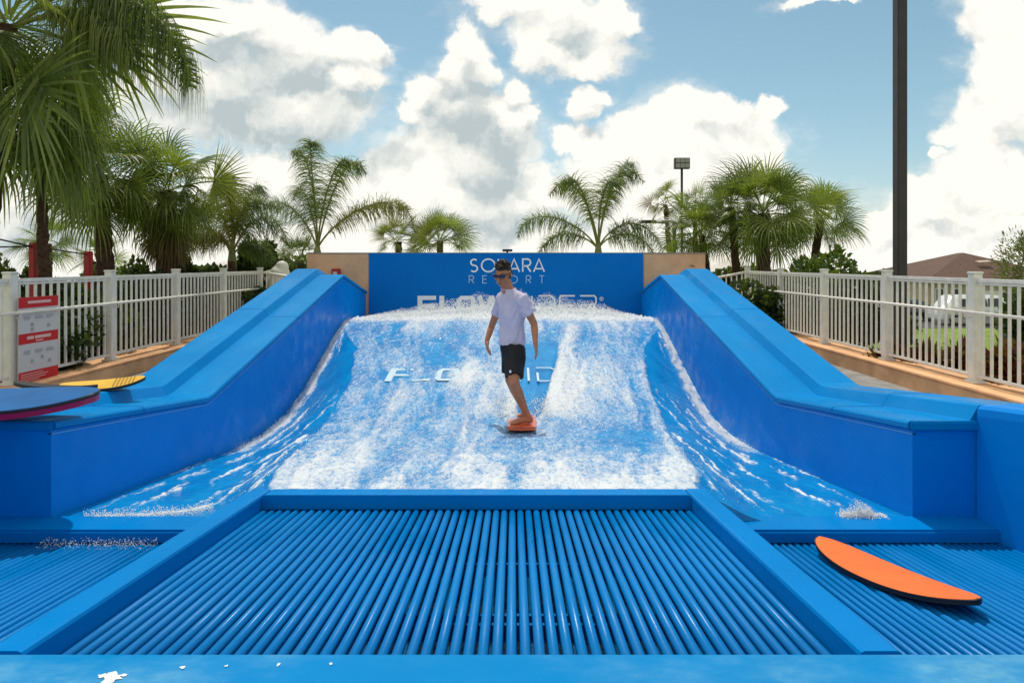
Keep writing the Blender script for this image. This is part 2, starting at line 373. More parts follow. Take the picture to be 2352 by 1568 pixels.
# ------------------------------------------------------------------ the ride
ride = empty('surf_ride', (-.2, 6, 0)); tag(ride, 'blue padded surfing wave ride with grated front pool and sloping side walls', 'surf ride')
Dst = [4.04, 4.6, 5.3, 5.85, 5.97, 6.06, 6.16, 6.28, 6.8, 7.6, 8.4, 9.2, 10, 10.6, 10.82, 10.9, 10.98, 11.1, 11.8, 12.64]
def ztr(D):  # rounded kink
    return (zt(D-.03)+zt(D)+zt(D+.03))/3
def sweep(prof, stations, s, Xi, name, m_, cap=True):
    n = len(prof); vs = []; fs = []
    for D in stations:
        z = ztr(D)
        for (ox, oz, ab) in prof: vs.append((Xi+s*ox, D, oz if ab else z+oz))
    for j in range(len(stations)-1):
        for i in range(n-1):
            a = j*n+i; q = (a, a+1, a+n+1, a+n); fs.append(q if s < 0 else q[::-1])
    if cap: fs.append(tuple(range(n)) if s > 0 else tuple(range(n))[::-1]); fs.append(tuple(range((len(stations)-1)*n, len(stations)*n)) if s < 0 else tuple(range((len(stations)-1)*n, len(stations)*n))[::-1])
    return mesh(name, vs, fs, m_, ride)
wall_prof = [(0, -.6, 1), (0, -.062, 0), (.33, -.062, 0), (.76, -.062, 0), (.76, -.6, 1)]
cop_prof = [(-.002, -.058, 0), (-.024, -.054, 0), (-.03, -.046, 0), (-.03, -.018, 0), (-.02, -.005, 0), (0, 0, 0), (.355, 0, 0), (.362, .004, 0), (.412, .09, 0), (.424, .097, 0), (.45, .10, 0), (.75, .10, 0), (.775, .09, 0), (.79, .05, 0), (.79, -.05, 0), (.7, -.058, 0)]
for s, Xi in ((-1, XL), (1, XR)):
    w_ = sweep(wall_prof, Dst, s, Xi, 'side_wall', M['wall'])
    c_ = sweep(cop_prof, Dst, s, Xi, 'coping', M['tread'])
    sweep([(-.007, -.088, 0), (-.007, -.080, 0), (.02, -.080, 0), (.02, -.088, 0)], Dst, s, Xi, 'seam_strip', M['seam'])
    for Dj in (5.0, 8.55): sweep([(a_-(.002 if i_ < 5 else 0), b_+.0025, 0) for i_, (a_, b_, _) in enumerate(cop_prof)], [Dj, Dj+.010], s, Xi, 'joint_strip', M['banner'])
    # coping end piece, proud of the near end face, with its seam
    xa, xb = sorted((Xi-s*.018, Xi+s*.44))
    box('coping_end', xa, xb, 4.012, 4.038, zt(4.04)-.058, zt(4.04)+.0, M['tread'], ride, .008)
    xa, xb = sorted((Xi, Xi+s*.40))
    # outer wall that goes on toward the viewer
    st2 = [1.0, 2.0, 3.0, 4.03]
    mprof = [(.395, -.6, 1), (.395, .03, 0), (.40, .075, 0), (.42, .096, 0), (.45, .101, 0), (.76, .101, 0), (.785, .05, 0), (.785, -.6, 1)]
    sweep(mprof, st2, s, Xi, 'near_wall', M['wall'])
# apex flaps
for s, Xi in ((-1, XL), (1, XR)):
    for o0, o1, dz in ((-.02, .0, -.012), ): pass

# front padding, rails, grates
GX0, GX1 = -1.49, 1.05
def zr(D): return .424-.105*(D-1.96)
def slabrail(name, x0, x1, D0, D1, h, m_, lift=0):
    n = 14; vs = []; fs = []; r = .016
    prof = [(x0, -h), (x0, -r), (x0+r*.3, -r*.3), (x0+r, 0), (x1-r, 0), (x1-r*.3, -r*.3), (x1, -r), (x1, -h)]
    k = len(prof)
    for j in range(n+1):
        D = D0+(D1-D0)*j/n
        for x, z in prof: vs.append((x, D, zr(D)+z+lift))
    for j in range(n):
        for i in range(k-1): a = j*k+i; fs.append((a, a+k, a+k+1, a+1))
    fs.append(tuple(range(k))); fs.append(tuple(range(n*k, n*k+k))[::-1])
    return mesh(name, vs, fs, m_, ride)
slabrail('grate_rail', GX0-.125, GX0, 1.955, 3.965, .7, M['rail'])
slabrail('grate_rail', GX1, GX1+.13, 1.955, 3.965, .7, M['rail'])
slabrail('nozzle_lip', GX0+.002, GX1-.002, 3.81, 3.955, .085, M['rail'])
box('nozzle_box', GX0+.004, GX1-.004, 3.86, 3.93, -.5, .13, M['basin'], ride)
bm = bmesh.new(); bx(bm, -3.34, 2.93, .9, 1.955, -.4, .424, .018); bmobj('front_padding', bm, M['bar'], ride)
bx_ = [(-3.34, GX0-.127), (GX1+.132, 2.93)]
for a, b in bx_: box('side_lip', a, b if b > 2 else b, 3.83, 4.06, -.075, .012, M['rail'], ride, .014)
pv = []; pf = []; rp = random.Random(4)
for k_, (px_, py_, w_, h_) in enumerate([(258, 1553, 30, 9), (236, 1549, 10, 4), (285, 1548, 9, 3), (420, 1530, 6, 3), (520, 1527, 5, 2), (640, 1524, 5, 3), (760, 1522, 4, 2)]):
    D_ = (ZC-.4275)/((py_-604)/F0); c_ = Vector(((px_-1180)/F0*D_, D_, .4275)); n_ = 22; b_ = len(pv)
    pv.append(tuple(c_))
    for j_ in range(n_):
        a_ = 2*math.pi*j_/n_; q_ = rp.uniform(.45, 1.25); pv.append((c_.x+w_/F0*D_*math.cos(a_)*q_, c_.y+h_/F0*D_*2.1*math.sin(a_)*q_, .4265))
    for j_ in range(n_): pf.append((b_, b_+1+j_, b_+1+(j_+1) % n_))
fo = mesh('foam_flecks', pv, pf, mat('foam_fleck', (.75, .80, .82), .4), ride); fo['kind'] = 'stuff'
# slats
def slat(x, D0, z0, D1, z1, r):
    me = slat.cache.get((round(D0, 3), round(D1, 3)))
    if me is None:
        bm = bmesh.new(); tube(bm, [(0, D0, z0), (0, (D0+D1)/2, (z0+z1)/2), (0, D1, z1)], r, 10)
        bmesh.ops.recalc_face_normals(bm, faces=bm.faces[:])
        me = bpy.data.meshes.new('slat'); bm.to_mesh(me); bm.free(); me.materials.append(M['slat']); me.shade_smooth(); slat.cache[(round(D0, 3), round(D1, 3))] = me
    o = link('slat', me, None, ride); o.location = (x, random.uniform(-.004, .004), random.uniform(-.0015, .0015)); return o
slat.cache = {}
N = 54; pitch = (GX1-GX0)/N
for i in range(N): slat(GX0+(i+.5)*pitch, 1.93, zr(1.93)-.082-.017, 3.83, zr(3.83)-.082-.017, .0190)
def zs_side(D): return -.062+.12*(3.83-D)
for a, b in ((-3.29, GX0-.127), (GX1+.132, 2.9)):
    n = int(round((b-a)/.043)); p = (b-a)/n
    for i in range(n): slat(a+(i+.5)*p, 1.92, zs_side(1.92)-.016, 3.86, zs_side(3.86)-.016, .0165)
# cross supports and basin
for D in (2.02, 2.1, 2.42, 2.5, 3.05):
    z = zr(D)-.082-.06
    box('cross_beam', GX0+.003, GX1-.003, D-.008, D+.008, z-.05, z+.012, M['slat'], ride)
box('basin_floor', -3.3, 2.92, 1.9, 3.95, -.47, -.43, M['basin'], ride)
bw = mat('basin_water', (.004, .10, .22), .05, .6, var=.2, bump=1, bscale=14)
M['pool'] = bw
for a, b, nm in ((GX0+.004, GX1-.004, 'sump_water'),):
    vs = [(a+(b-a)*i/40, 1.96+(1.85)*j/30, -.12+.004*math.sin(i*1.3)+.004*math.sin(j*1.7+i*.5)) for j in range(31) for i in range(41)]
    fs = [(j*41+i, j*41+i+1, (j+1)*41+i+1, (j+1)*41+i) for j in range(30) for i in range(40)]
    tag(mesh(nm, vs, fs, bw, smooth=True), 'dark water glinting under the centre grate', kind='structure')

# ------------------------------------------------------------------ noise in numpy
def vnoise(x, y, seed=0):
    xi = np.floor(x).astype(np.int64); yi = np.floor(y).astype(np.int64); fx = x-xi; fy = y-yi
    fx = fx*fx*(3-2*fx); fy = fy*fy*(3-2*fy)
    def h(a, b):
        n = (a*374761393+b*668265263+seed*1442695041) & 0xffffffff
        n = ((n ^ (n >> 13))*1274126177) & 0xffffffff
        return ((n ^ (n >> 16)) & 0xffff)/65535.0
    return (h(xi, yi)*(1-fx)+h(xi+1, yi)*fx)*(1-fy)+(h(xi, yi+1)*(1-fx)+h(xi+1, yi+1)*fx)*fy
def fbm(x, y, o=4, seed=0, g=.5):
    s = 0; a = 1; tt = 0
    for k in range(o): s = s+a*vnoise(x*2**k+17*k, y*2**k-9*k, seed+k); tt += a; a *= g
    return s/tt
def ss(a, b, x):
    t = np.clip((x-a)/(b-a), 0, 1); return t*t*(3-2*t)
ZCP = ([3.9, 3.95, 4.5, 5.5, 6.2, 6.8, 7.5, 8.5, 9.5, 10.5, 11.2, 11.7, 12.3, 12.7], [.206, .203, .15, .03, -.06, -.10, -.035, .13, .31, .50, .62, .60, .48, .40])
ZSP = ([3.9, 4.04, 5.5, 6.6, 7.1, 7.7, 8.4, 9.0, 9.7, 10.6, 11.2, 11.7, 12.3, 12.7], [.012, .0, -.185, -.32, -.37, -.37, -.27, -.08, .17, .50, .60, .58, .46, .38])
def sm(tab, D):
    r = 0
    for k in (-.3, -.15, 0, .15, .3): r = r+np.interp(D+k*np.minimum(1, np.maximum(D-3.9, 0)*2), *tab)
    return r/5
FRX = ([6.0, 7, 8, 9.15, 10.97, 12], [2.46, 2.44, 2.43, 2.45, 2.5, 2.5])
def surf_base(x, D):
    zc_ = sm(ZCP, D); zs_ = sm(ZSP, D)
    er = np.interp(D, [3.95, 4.5, 5.65, 7.15, 8.4, 9.6, 10.6, 11.3], [1.13, 1.27, 1.455, 1.63, 1.73, 1.97, 2.41, 2.6])
    ax = np.abs(x+.2)
    # sheet half width about the ride's centre line
    hw = er+.22
    rim = hw+.42+(2.66-hw-.42)*ss(5.2, 7.0, D); t_ = np.clip((ax-hw+.08)/(np.maximum(rim, hw+.12)-hw+.08), 0, 1)
    k = t_*t_*(3-2*t_)*.75+.25*t_
    z = zc_*(1-k)+zs_*k
    return z, hw, ax
nxw, nyw = 620, 640
gx = np.linspace(XL+.003, XR-.003, nxw); gD = np.concatenate([np.linspace(3.962, 6, 200), np.linspace(6, 12.66, 441)[1:]])
XX, DD = np.meshgrid(gx, gD)
zb, hw, ax = surf_base(XX, DD)
inside = 1-ss(-.06, .05, ax-hw+.10*(fbm(XX*3, DD*3, 3, 5)-.5))
# flow streaks fan out along the sheet
fan = (XX+.2)/(hw)
warp = (fbm(fan*4, DD*.9, 3, 71)-.5)*.25
stre = fbm((fan+warp)*9, DD*.55, 3, 11); stre2 = fbm((fan+warp)*26, DD*1.6, 3, 23)
chop = fbm(XX*9, DD*7, 4, 31, .6); chop2 = fbm(XX*22+.3*fbm(XX*5, DD*5, 2, 3), DD*13, 3, 41, .6)
base = np.interp(DD, [3.9, 4.6, 5.3, 6.3, 7.5, 9, 10.3, 11.0, 11.3, 12.6], [.88, .79, .63, .52, .47, .40, .36, .52, 1.3, 1.5])
foam = base+.75*(stre-.5)+.5*(stre2-.5)+.28*(chop-.5)+.35*(chop2-.5)
# surfer wake: clear blue V behind him with white ridges beside it
xs_ = .16; u_ = DD-6.75
wl = -.16-.03*u_; wr = .14+.15*u_
ridge = np.exp(-((XX-xs_-wl)/.10)**2)+np.exp(-((XX-xs_-wr-.06)/.13)**2)+.5*np.exp(-((XX-xs_-wl+.28)/.12)**2)
act = ss(.1, .5, u_)*(1-ss(3.6, 4.4, u_))
foam = foam+.5*ridge*act
clear = ss(wl+.04, wl+.13, XX-xs_)*(1-ss(wr-.12, wr-.02, XX-xs_))*act*(1-ss(2.3, 3.3, u_))
foam = foam-1.5*clear
# blue patches
def patch(px, py, D, rx, ry, a):
    c = P(px, py, D); return a*np.exp(-(((XX-c.x)/rx)**2+((DD-D)/ry)**2))
foam = foam-patch(1420, 1010, 6.1, .32, .9, .45)-patch(1500, 790, 9.8, .8, .8, .15)-patch(900, 820, 9.3, .8, .9, .15)-patch(1180, 1085, 4.35, .06, .5, .5)-patch(860, 1080, 4.4, .08, .5, .4)-patch(960, 1090, 4.3, .05, .5, .35)+patch(1300, 880, 8.2, .5, 1.2, .25)+patch(1050, 950, 7, .3, 1.5, .15)-patch(905, 846, 8.45, .24, .22, .6)+patch(1060, 846, 8.45, .38, .5, .40)
foam = foam*inside-.6*(1-inside)
# side foam lines running down the fillets
fr_x = np.interp(DD, *FRX)-.02
cx_ = np.interp(DD, [4.0, 4.8, 6.0], [2.0, 2.1, 2.2])
fn_ = (fbm(XX*7, DD*4, 4, 55, .6)-.5)
axr = np.where(XX > -.2, XX, -XX-.40)
line = np.exp(-((axr-fr_x+.18*(fn_))/(.07+.05*(1-ss(6.5, 9, DD))))**2)*ss(6.0, 7.2, DD)*(1-ss(11.2, 11.6, DD))
linef = line*(1.45+3.2*(fbm(XX*12, DD*7, 3, 61)-.5))
foam = np.maximum(foam, linef-.05)
# thin broken streaks in the clear side water
st3 = fbm((axr-fr_x)*16+2*fn_, DD*1.3, 3, 83)
foam = np.maximum(foam, (1-inside)*((st3-.60)*5*(.2+1.6*vnoise(XX*45, DD*22, 77))+.3*(chop2-.5))*ss(4.1, 4.4, DD))
# left gutter foam lines
def curve_foam(pts, wd, a):
    res = np.full(XX.shape, -1.0)
    P3 = [P(px, py, D) for px, py, D in pts]
    dmin = np.full(XX.shape, 9.0)
    for p, q in zip(P3, P3[1:]):
        dx, dy = q.x-p.x, q.y-p.y; L2 = dx*dx+dy*dy
        t = np.clip(((XX-p.x)*dx+(DD-p.y)*dy)/L2, 0, 1)
        dmin = np.minimum(dmin, np.hypot(XX-p.x-t*dx, DD-p.y-t*dy))
    return a*np.exp(-(dmin/wd)**2)
def Dof(py, zz):  # depth where a ray at py meets height zz
    return (ZC-zz)*F0/(py-604)
foam = np.maximum(foam, curve_foam([(230, 1183, Dof(1183, .0)), (330, 1182, Dof(1182, -.01)), (400, 1175, Dof(1175, -.01)), (480, 1160, Dof(1160, -.03))], .045, 1.3)+1.2*fn_-.25)
foam = np.maximum(foam, curve_foam([(600, 1055, Dof(1055, -.15)), (660, 1040, Dof(1040, -.15)), (700, 1020, Dof(1020, -.17))], .05, 1.2)+1.1*fn_-.2)
foam = np.maximum(foam, curve_foam([(1640, 1030, Dof(1030, -.17)), (1670, 1040, Dof(1040, -.16))], .03, 1.0)+1.1*fn_-.2)
foam = np.clip(foam, 0, 1.6)
wetrough = ss(.0, .8, foam)
fold = fbm(XX*1.6+DD*.4, DD*2.1, 3, 97)
hgt = .022*(chop-.5)*(.35+wetrough)+.022*(chop2-.5)*(.15+wetrough)+.020*np.clip(foam, 0, 1.2)*(inside*.6+.4)+.02*(stre-.5)*inside+.012*(fold-.5)+.035*np.clip(ridge*act, 0, 1)-.012*clear
wakes = 0
top = np.interp(XX, [-2.9, -2.3, -1.6, -.8, .1, .9, 1.5, 2.0, 2.5], [-.04, .02, .11, .20, .21, .18, .15, .04, -.04])
cr = np.exp(-((DD-11.75)/.42)**2)
spk = fbm(XX*11, DD*6, 5, 7, .65)
hgt = hgt+cr*(top*(.55+.9*(spk-.35))+.16*np.clip(fbm(XX*24, DD*9, 3, 9, .7)-.42, 0, 1)) 
edge_fix = ss(0, .06, np.minimum(XX-gx[0], gx[-1]-XX))
hgt = hgt-.035*np.exp(-(((XX-.09)/.24)**4+((DD-6.55)/.42)**4))
zz = zb+hgt*(.3+.7*ss(3.96, 4.2, DD))*np.maximum(edge_fix, .25)
# dent under the board
zz[0, :] = -.35; DD[0, :] = 3.9595
idx = np.arange(nxw*nyw).reshape(nyw, nxw)
Fq = np.stack([idx[:-1, :-1], idx[:-1, 1:], idx[1:, 1:], idx[1:, :-1]], -1).reshape(-1, 4)
wm = bpy.data.materials.new('ride_water'); wm.use_nodes = True
t = NT(wm.node_tree); b = t.n['Principled BSDF']
at = t.new('ShaderNodeAttribute', attribute_name='foam'); g = t.new('ShaderNodeNewGeometry'); pos = g.outputs['Position']
nf = t.noise(t.mapv(pos, (1.2, .42, 1)), 28, 6, .72, dist=.5); nf2 = t.noise(t.mapv(pos, (1.1, .5, 1)), 70, 4, .65)
ff = t.m('ADD', at.outputs['Fac'], t.m('ADD', t.m('MULTIPLY', t.m('SUBTRACT', nf, .5), 1.9), t.m('MULTIPLY', t.m('SUBTRACT', nf2, .5), 1.2)))
ff = t.m('MULTIPLY', ff, t.ramp(at.outputs['Fac'], .02, .22))
rn = t.noise(t.mapv(pos, (.8, 1.5, 1)), 24, 4, .6, dist=.9)
net = t.m('SUBTRACT', 1, t.m('MULTIPLY', t.m('ABSOLUTE', t.m('SUBTRACT', rn, .5)), 11), clamp=True)
ff = t.m('ADD', ff, t.m('MULTIPLY', t.m('SUBTRACT', net, .35), t.m('MULTIPLY', .42, t.ramp(at.outputs['Fac'], .1, .4))))
wf = t.m('MULTIPLY', t.ramp(ff, .08, 1.12), t.m('ADD', .68, t.m('MULTIPLY', t.ramp(at.outputs['Fac'], .4, 1.0), .28)))
bluec = t.mix(t.ramp(t.noise(t.mapv(pos, (1, .4, 1)), 5, 5, .6), .3, .7), (.001, .19, .50, 1), (.004, .27, .60, 1))
t.put(b.inputs['Base Color'], t.mix(wf, bluec, (.66, .68, .69, 1)))
rr = t.new('ShaderNodeMapRange'); t.put(rr.inputs[0], wf); rr.inputs[3].default_value = .16; rr.inputs[4].default_value = .7
t.put(b.inputs['Roughness'], rr.outputs[0]); b.inputs['IOR'].default_value = 1.33
bn = t.new('ShaderNodeBump'); bn.inputs['Strength'].default_value = .42; bn.inputs['Distance'].default_value = .02
t.put(bn.inputs['Height'], t.m('ADD', t.m('MULTIPLY', t.noise(t.mapv(pos, (1, .55, 1)), 16, 5, .6), 1.0), t.m('MULTIPLY', wf, .35))); t.l.new(bn.outputs[0], b.inputs['Normal'])
VV = np.stack([XX, DD, zz], -1).reshape(-1, 3)
wo = npmesh('water', VV, Fq, wm, smooth=True)
a_ = wo.data.attributes.new('foam', 'FLOAT', 'POINT'); a_.data.foreach_set('value', foam.ravel().astype(np.float32))
tag(wo, 'sheet of foaming blue and white water racing up the ride', kind='structure')
def water_z(x, D):
    i = int(np.clip(np.searchsorted(gx, x), 0, nxw-1)); j = int(np.clip(np.searchsorted(gD, D), 0, nyw-1)); return float(zz[j, i])
# spray droplets (one cloud of drops nobody could count)
drops = []
def spray(n, fn):
    for _ in range(n): drops.append(fn())
def crest():
    x = random.uniform(-2.7, 2.3); h = float(np.interp(x, [-2.9, -2.3, -1.6, -.8, .1, .9, 1.5, 2.0, 2.5], [.0, .10, .24, .40, .42, .36, .28, .10, .0]))
    h = h*.7*(.7+.8*(mnoise.noise((x*4, 1, 0))*.5+.5)); e = random.random()**2.4
    return (x, random.gauss(11.65, .28), .60+h*.55+h*e*.85, random.uniform(.0025, .0095)*(1.2-.6*e))
spray(15000, crest)
def sideline():
    D = random.uniform(6.6, 11.2); X_ = float(np.interp(D, *FRX))-.03; s = random.choice((1, -1))
    x = X_ if s > 0 else -(X_+.40)
    x += random.gauss(-.02*s, .04); x = min(max(x, XL+.02), XR-.02); return (x, D, water_z(x, D)+abs(random.gauss(0, .022)), random.uniform(.0018, .005))
spray(8000, sideline)
def sheet():
    D = random.uniform(4.0, 11); x = random.uniform(-1.9, 1.6); return (x, D, water_z(x, D)+abs(random.gauss(0, .02)), random.uniform(.002, .005))
spray(1200, sheet)
jets = [(random.gauss(0, .07), random.uniform(-.35, .35), random.uniform(.03, .10)) for _ in range(26)]
def splash_r():
    c = P(1972, 1192, 4.06); jx, ln_, jh = random.choice(jets); e = random.random()**1.2; h = max(.15, 1-abs(jx)/.17)
    return (c.x+jx+ln_*e*jh+random.gauss(0, .004+.010*(1-e)), 4.05+random.gauss(0, .02), .005+e*jh*h*1.25, random.uniform(.0018, .0048)*(1.15-.6*e))
spray(3200, splash_r)
def gutter():
    px = random.uniform(110, 370); return ((px-1180)/F0*3.84, random.gauss(3.79, .03), -.062+random.random()**2*.04, random.uniform(.0012, .0035))
spray(700, gutter)
def gutter2():
    px = random.uniform(190, 490); py = np.interp(px, [190, 330, 400, 490], [1185, 1182, 1175, 1158])+random.gauss(0, 5); D = Dof(py, -.0); x = (px-1180)/F0*D
    return (x, D, water_z(x, D)+random.random()**3*.04, random.uniform(.0015, .0045))
spray(1600, gutter2)
def boardspray():
    D = random.uniform(6.9, 7.6); x = random.choice((-.12, .30))+random.gauss(0, .07)
    return (x, D, water_z(x, D)+abs(random.gauss(0, .04)), random.uniform(.003, .008))
spray(700, boardspray)
dr = np.array(drops); o8 = np.array([(1, 0, 0), (-1, 0, 0), (0, 1, 0), (0, -1, 0), (0, 0, 1), (0, 0, -1)], dtype=float)
f8 = np.array([(0, 2, 4), (2, 1, 4), (1, 3, 4), (3, 0, 4), (2, 0, 5), (1, 2, 5), (3, 1, 5), (0, 3, 5)])
jit = 1+.5*(rng.random((len(dr), 6, 1))-.5)
Vd = dr[:, None, :3]+o8[None]*dr[:, None, 3:4]*jit*np.array([1, 1, 1.15])
Fd = (f8[None]+6*np.arange(len(dr))[:, None, None]).reshape(-1, 3)
sp = npmesh('spray', Vd.reshape(-1, 3), Fd, mat('spray_white', (.90, .90, .88), .45, .5), smooth=True)
tag(sp, 'white spray droplets thrown up along the crest and edges', kind='stuff')

# ------------------------------------------------------------------ lettering
def strokes(name, lines, pt, wid, m_, parent, lift=(0, -.0005, 0)):
    """lines: list of (list of 2D points, width factor); pt maps 2D to 3D; ribbons with mitred joins"""
    bm = bmesh.new()
    for li, (pts, wf_) in enumerate(lines):
        pt_ = lambda a, b_, li=li: pt(a, b_)+Vector(lift)*li
        P2 = [Vector((p[0], p[1])) for p in pts]; hw_ = wid*wf_/2; L = []; closed = (P2[0]-P2[-1]).length < 1e-6 and len(P2) > 2
        n = len(P2)
        for i, p in enumerate(P2):
            a = P2[i-1] if i > 0 else (P2[-2] if closed else None); b_ = P2[i+1] if i < n-1 else (P2[1] if closed else None)
            t1 = (p-a).normalized() if a is not None else None; t2 = (b_-p).normalized() if b_ is not None else None
            t1 = t1 if t1 is not None else t2; t2 = t2 if t2 is not None else t1
            tt = (t1+t2).normalized(); nrm = Vector((-tt.y, tt.x)); k = min(1.6, 1/max(.4, nrm.dot(Vector((-t1.y, t1.x)))))
            L.append((p+nrm*hw_*k, p-nrm*hw_*k))
        vv = [(bm.verts.new(pt_(a.x, a.y)), bm.verts.new(pt_(b2.x, b2.y))) for a, b2 in L]
        for (a, b2), (c, d2) in zip(vv, vv[1:]): bm.faces.new((a, c, d2, b2))
    return bmobj(name, bm, m_, parent)
def arc(cx, cy, rx, ry, a0, a1, n=10): return [(cx+rx*math.cos(R(a0+(a1-a0)*i/n)), cy+ry*math.sin(R(a0+(a1-a0)*i/n))) for i in range(n+1)]
Sg = [arc(.42, .74, .26, .24, 40, 270, 9)[:-1]+arc(.40, .26, .28, .25, 90, -140, 9)]
SANS = {'S': (Sg, .8), 'O': ([arc(.53, .5, .53, .5, 0, 360, 24)], 1.06), 'L': ([[(.05, 1), (.05, 0), (.6, 0)]], .66),
        'A': ([[(0, 0), (.42, 1), (.84, 0)], [(.17, .24), (.67, .24)]], .84), 'R': ([[(.05, 0), (.05, 1), (.4, 1)]+arc(.4, .73, .27, .27, 90, -90, 8)+[(.05, .46)], [(.36, .46), (.68, 0)]], .70),
        'E': ([[(.6, 1), (.05, 1), (.05, 0), (.6, 0)], [(.05, .52), (.55, .52)]], .62), 'T': ([[(0, 1), (.66, 1)], [(.33, 1), (.33, 0)]], .66)}
def word(txt, x0, x1, z0, z1, gapf=.3):
    ws = [SANS[c][1] for c in txt]; h = z1-z0; tot = sum(ws)*h; gap = (x1-x0-tot)/(len(txt)-1); x = x0; res = []
    for c, w_ in zip(txt, ws):
        for s in SANS[c][0]: res.append(([(x+px*h, z0+pz*h) for px, pz in s], 1))
        x += w_*h+gap
    return res
# stylised ride logo on cells
def logo(x0, x1, z0, z1):
    cells = 'FLOWRIDER'; wd = {'F': 1.15, 'L': .85, 'O': 1.15, 'W': 1.6, 'R': 1.15, 'I': .35, 'D': 1.05, 'E': 1.05}
    g_ = .22; tot = sum(wd[c] for c in cells)+g_*(len(cells)-1); k = (x1-x0)/tot; h = z1-z0; x = x0; res = []
    B, T = 3.0, 1.0
    G = {'F': [([(.14, 0), (.14, 1)], B), ([(.14, .89), (1.15, .89)], B*.85), ([(.14, .46), (1.08, .46)], B*.85)],
         'L': [([(.14, 1), (.14, 0)], B), ([(.14, .11), (.85, .11)], B*.85)],
         'O': [([(.14, .2), (.14, .75), (.3, .89), (.95, .89), (1.02, .75), (1.02, .2), (.9, .11), (.26, .11), (.14, .2)], B*.85)],
         'W': [([(.05, 1), (.45, 0)], B), ([(.45, .05), (.78, 1)], B*.7), ([(.8, 1), (1.15, 0)], B), ([(1.15, .05), (1.5, 1)], B*.7)],
         'R': [([(.05, 1), (.95, 1), (1.05, .9), (1.05, .62), (.95, .52), (.10, .52)], T), ([(.10, .52), (.10, 0)], T), ([(.62, .52), (1.08, 0)], T)],
         'I': [([(.15, 1), (.15, 0)], T)],
         'D': [([(0, 1), (.75, 1), (1, .8), (1, .2), (.75, 0), (.05, 0), (.05, .62)], T)],
         'E': [([(1.0, 1), (.1, 1), (.05, .9), (.05, .08), (.1, 0), (1.0, 0)], T), ([(.05, .5), (.95, .5)], T)]}
    for c in cells:
        for pts, f in G[c]:
            q = []
            for (a, b_), (c2, d2) in zip(pts, pts[1:]):
                for i in range(4): q.append((a+(c2-a)*i/4, b_+(d2-b_)*i/4))
            q.append(pts[-1]); res.append(([(x+px*k, z0+pz*h) for px, pz in q], f))
        x += (wd[c]+g_)*k
    return res
# ------------------------------------------------------------------ back wall
BD = 12.70
def bp(px): return (px-1180)/F0*BD
def bz(py): return ZC-(py-604)/F0*BD
bwall = empty('back_wall', (-.2, BD, 0)); tag(bwall, 'tall tan wall with a blue lettered banner panel behind the wave crest', 'wall')
box('wall_body', bp(705), bp(1620), BD, BD+.22, -2.4, bz(583), M['tan'], bwall)
box('wall_cap', bp(703), bp(1622), BD-.012, BD+.235, bz(583)+.002, bz(580), mat('cap_grey', (.30, .26, .21), .7), bwall, .005)
box('banner_panel', bp(848), bp(1477), BD-.03, BD-.002, -.1, bz(581)-.004, M['banner'], bwall, .004)
yb = BD-.034
strokes('lettering', word('SOLARA', bp(1077), bp(1250), bz(624), bz(595)), lambda a, b_: Vector((a, yb, b_)), .030, M['print'], bwall)
strokes('lettering', word('RESORT', bp(1077), bp(1250), bz(650), bz(633)), lambda a, b_: Vector((a, yb, b_)), .014, M['printdim'], bwall)
strokes('logo_lettering', logo(bp(960), bp(1372), bz(722), bz(679)), lambda a, b_: Vector((a, yb, b_)), .032, M['print'], bwall)
strokes('registered_mark', [(arc(bp(1381), bz(686), .035, .035, 0, 360, 12), 1), ([(bp(1381)-.012, bz(686)-.02), (bp(1381)-.012, bz(686)+.02), (bp(1381)+.012, bz(686)+.012), (bp(1381)-.01, bz(686)), (bp(1381)+.014, bz(686)-.02)], .8)], lambda a, b_: Vector((a, yb, b_)), .010, M['print'], bwall)
# ghost logo printed on the bed, seen through the water
def bedpt(a, b_):
    D = b_; z, _, _ = surf_base(np.array([a]), np.array([D])); return Vector((a, D, float(z[0])+.010))
Dl0, Dl1 = 8.22, 8.72
strokes('bed_lettering', logo((890-1180)/F0*8.4, (1400-1180)/F0*8.4, Dl0, Dl1), bedpt, .03, M['wprint'], ride, (0, 0, .0005))
# small red box and fixtures on the wall
rb = empty('red_call_box', (bp(773), BD-.05, bz(625))); tag(rb, 'small dark red box on the tan wall above the left side wall', 'call box')
box('housing', bp(764), bp(783), BD-.09, BD-.002, bz(640), bz(617), M['red'], rb, .01)
box('front_plate', bp(768), bp(777), BD-.097, BD-.091, bz(634), bz(624), M['glasslamp'], rb)
wl_ = empty('wall_light', (bp(1165), BD+.1, bz(579))); tag(wl_, 'small dark fixture on top of the blue wall above the surfer', 'wall light')
box('housing', bp(1154), bp(1177), BD+.03, BD+.2, bz(580)+.02, bz(572), M['dark'], wl_, .006)
tubeobj('bracket', [(bp(1165), BD+.1, bz(580)-.002), (bp(1165), BD+.1, bz(580)+.022)], .02, M['dark'], wl_)
sc_ = empty('wall_hook', (bp(1590), BD-.02, bz(610))); tag(sc_, 'tiny dark hook on the right tan end of the back wall', 'hook')
tubeobj('hook_stem', [(bp(1586), BD-.002, bz(610)), (bp(1590), BD-.05, bz(610)), (bp(1594), BD-.05, bz(612))], .008, M['dark'], sc_)

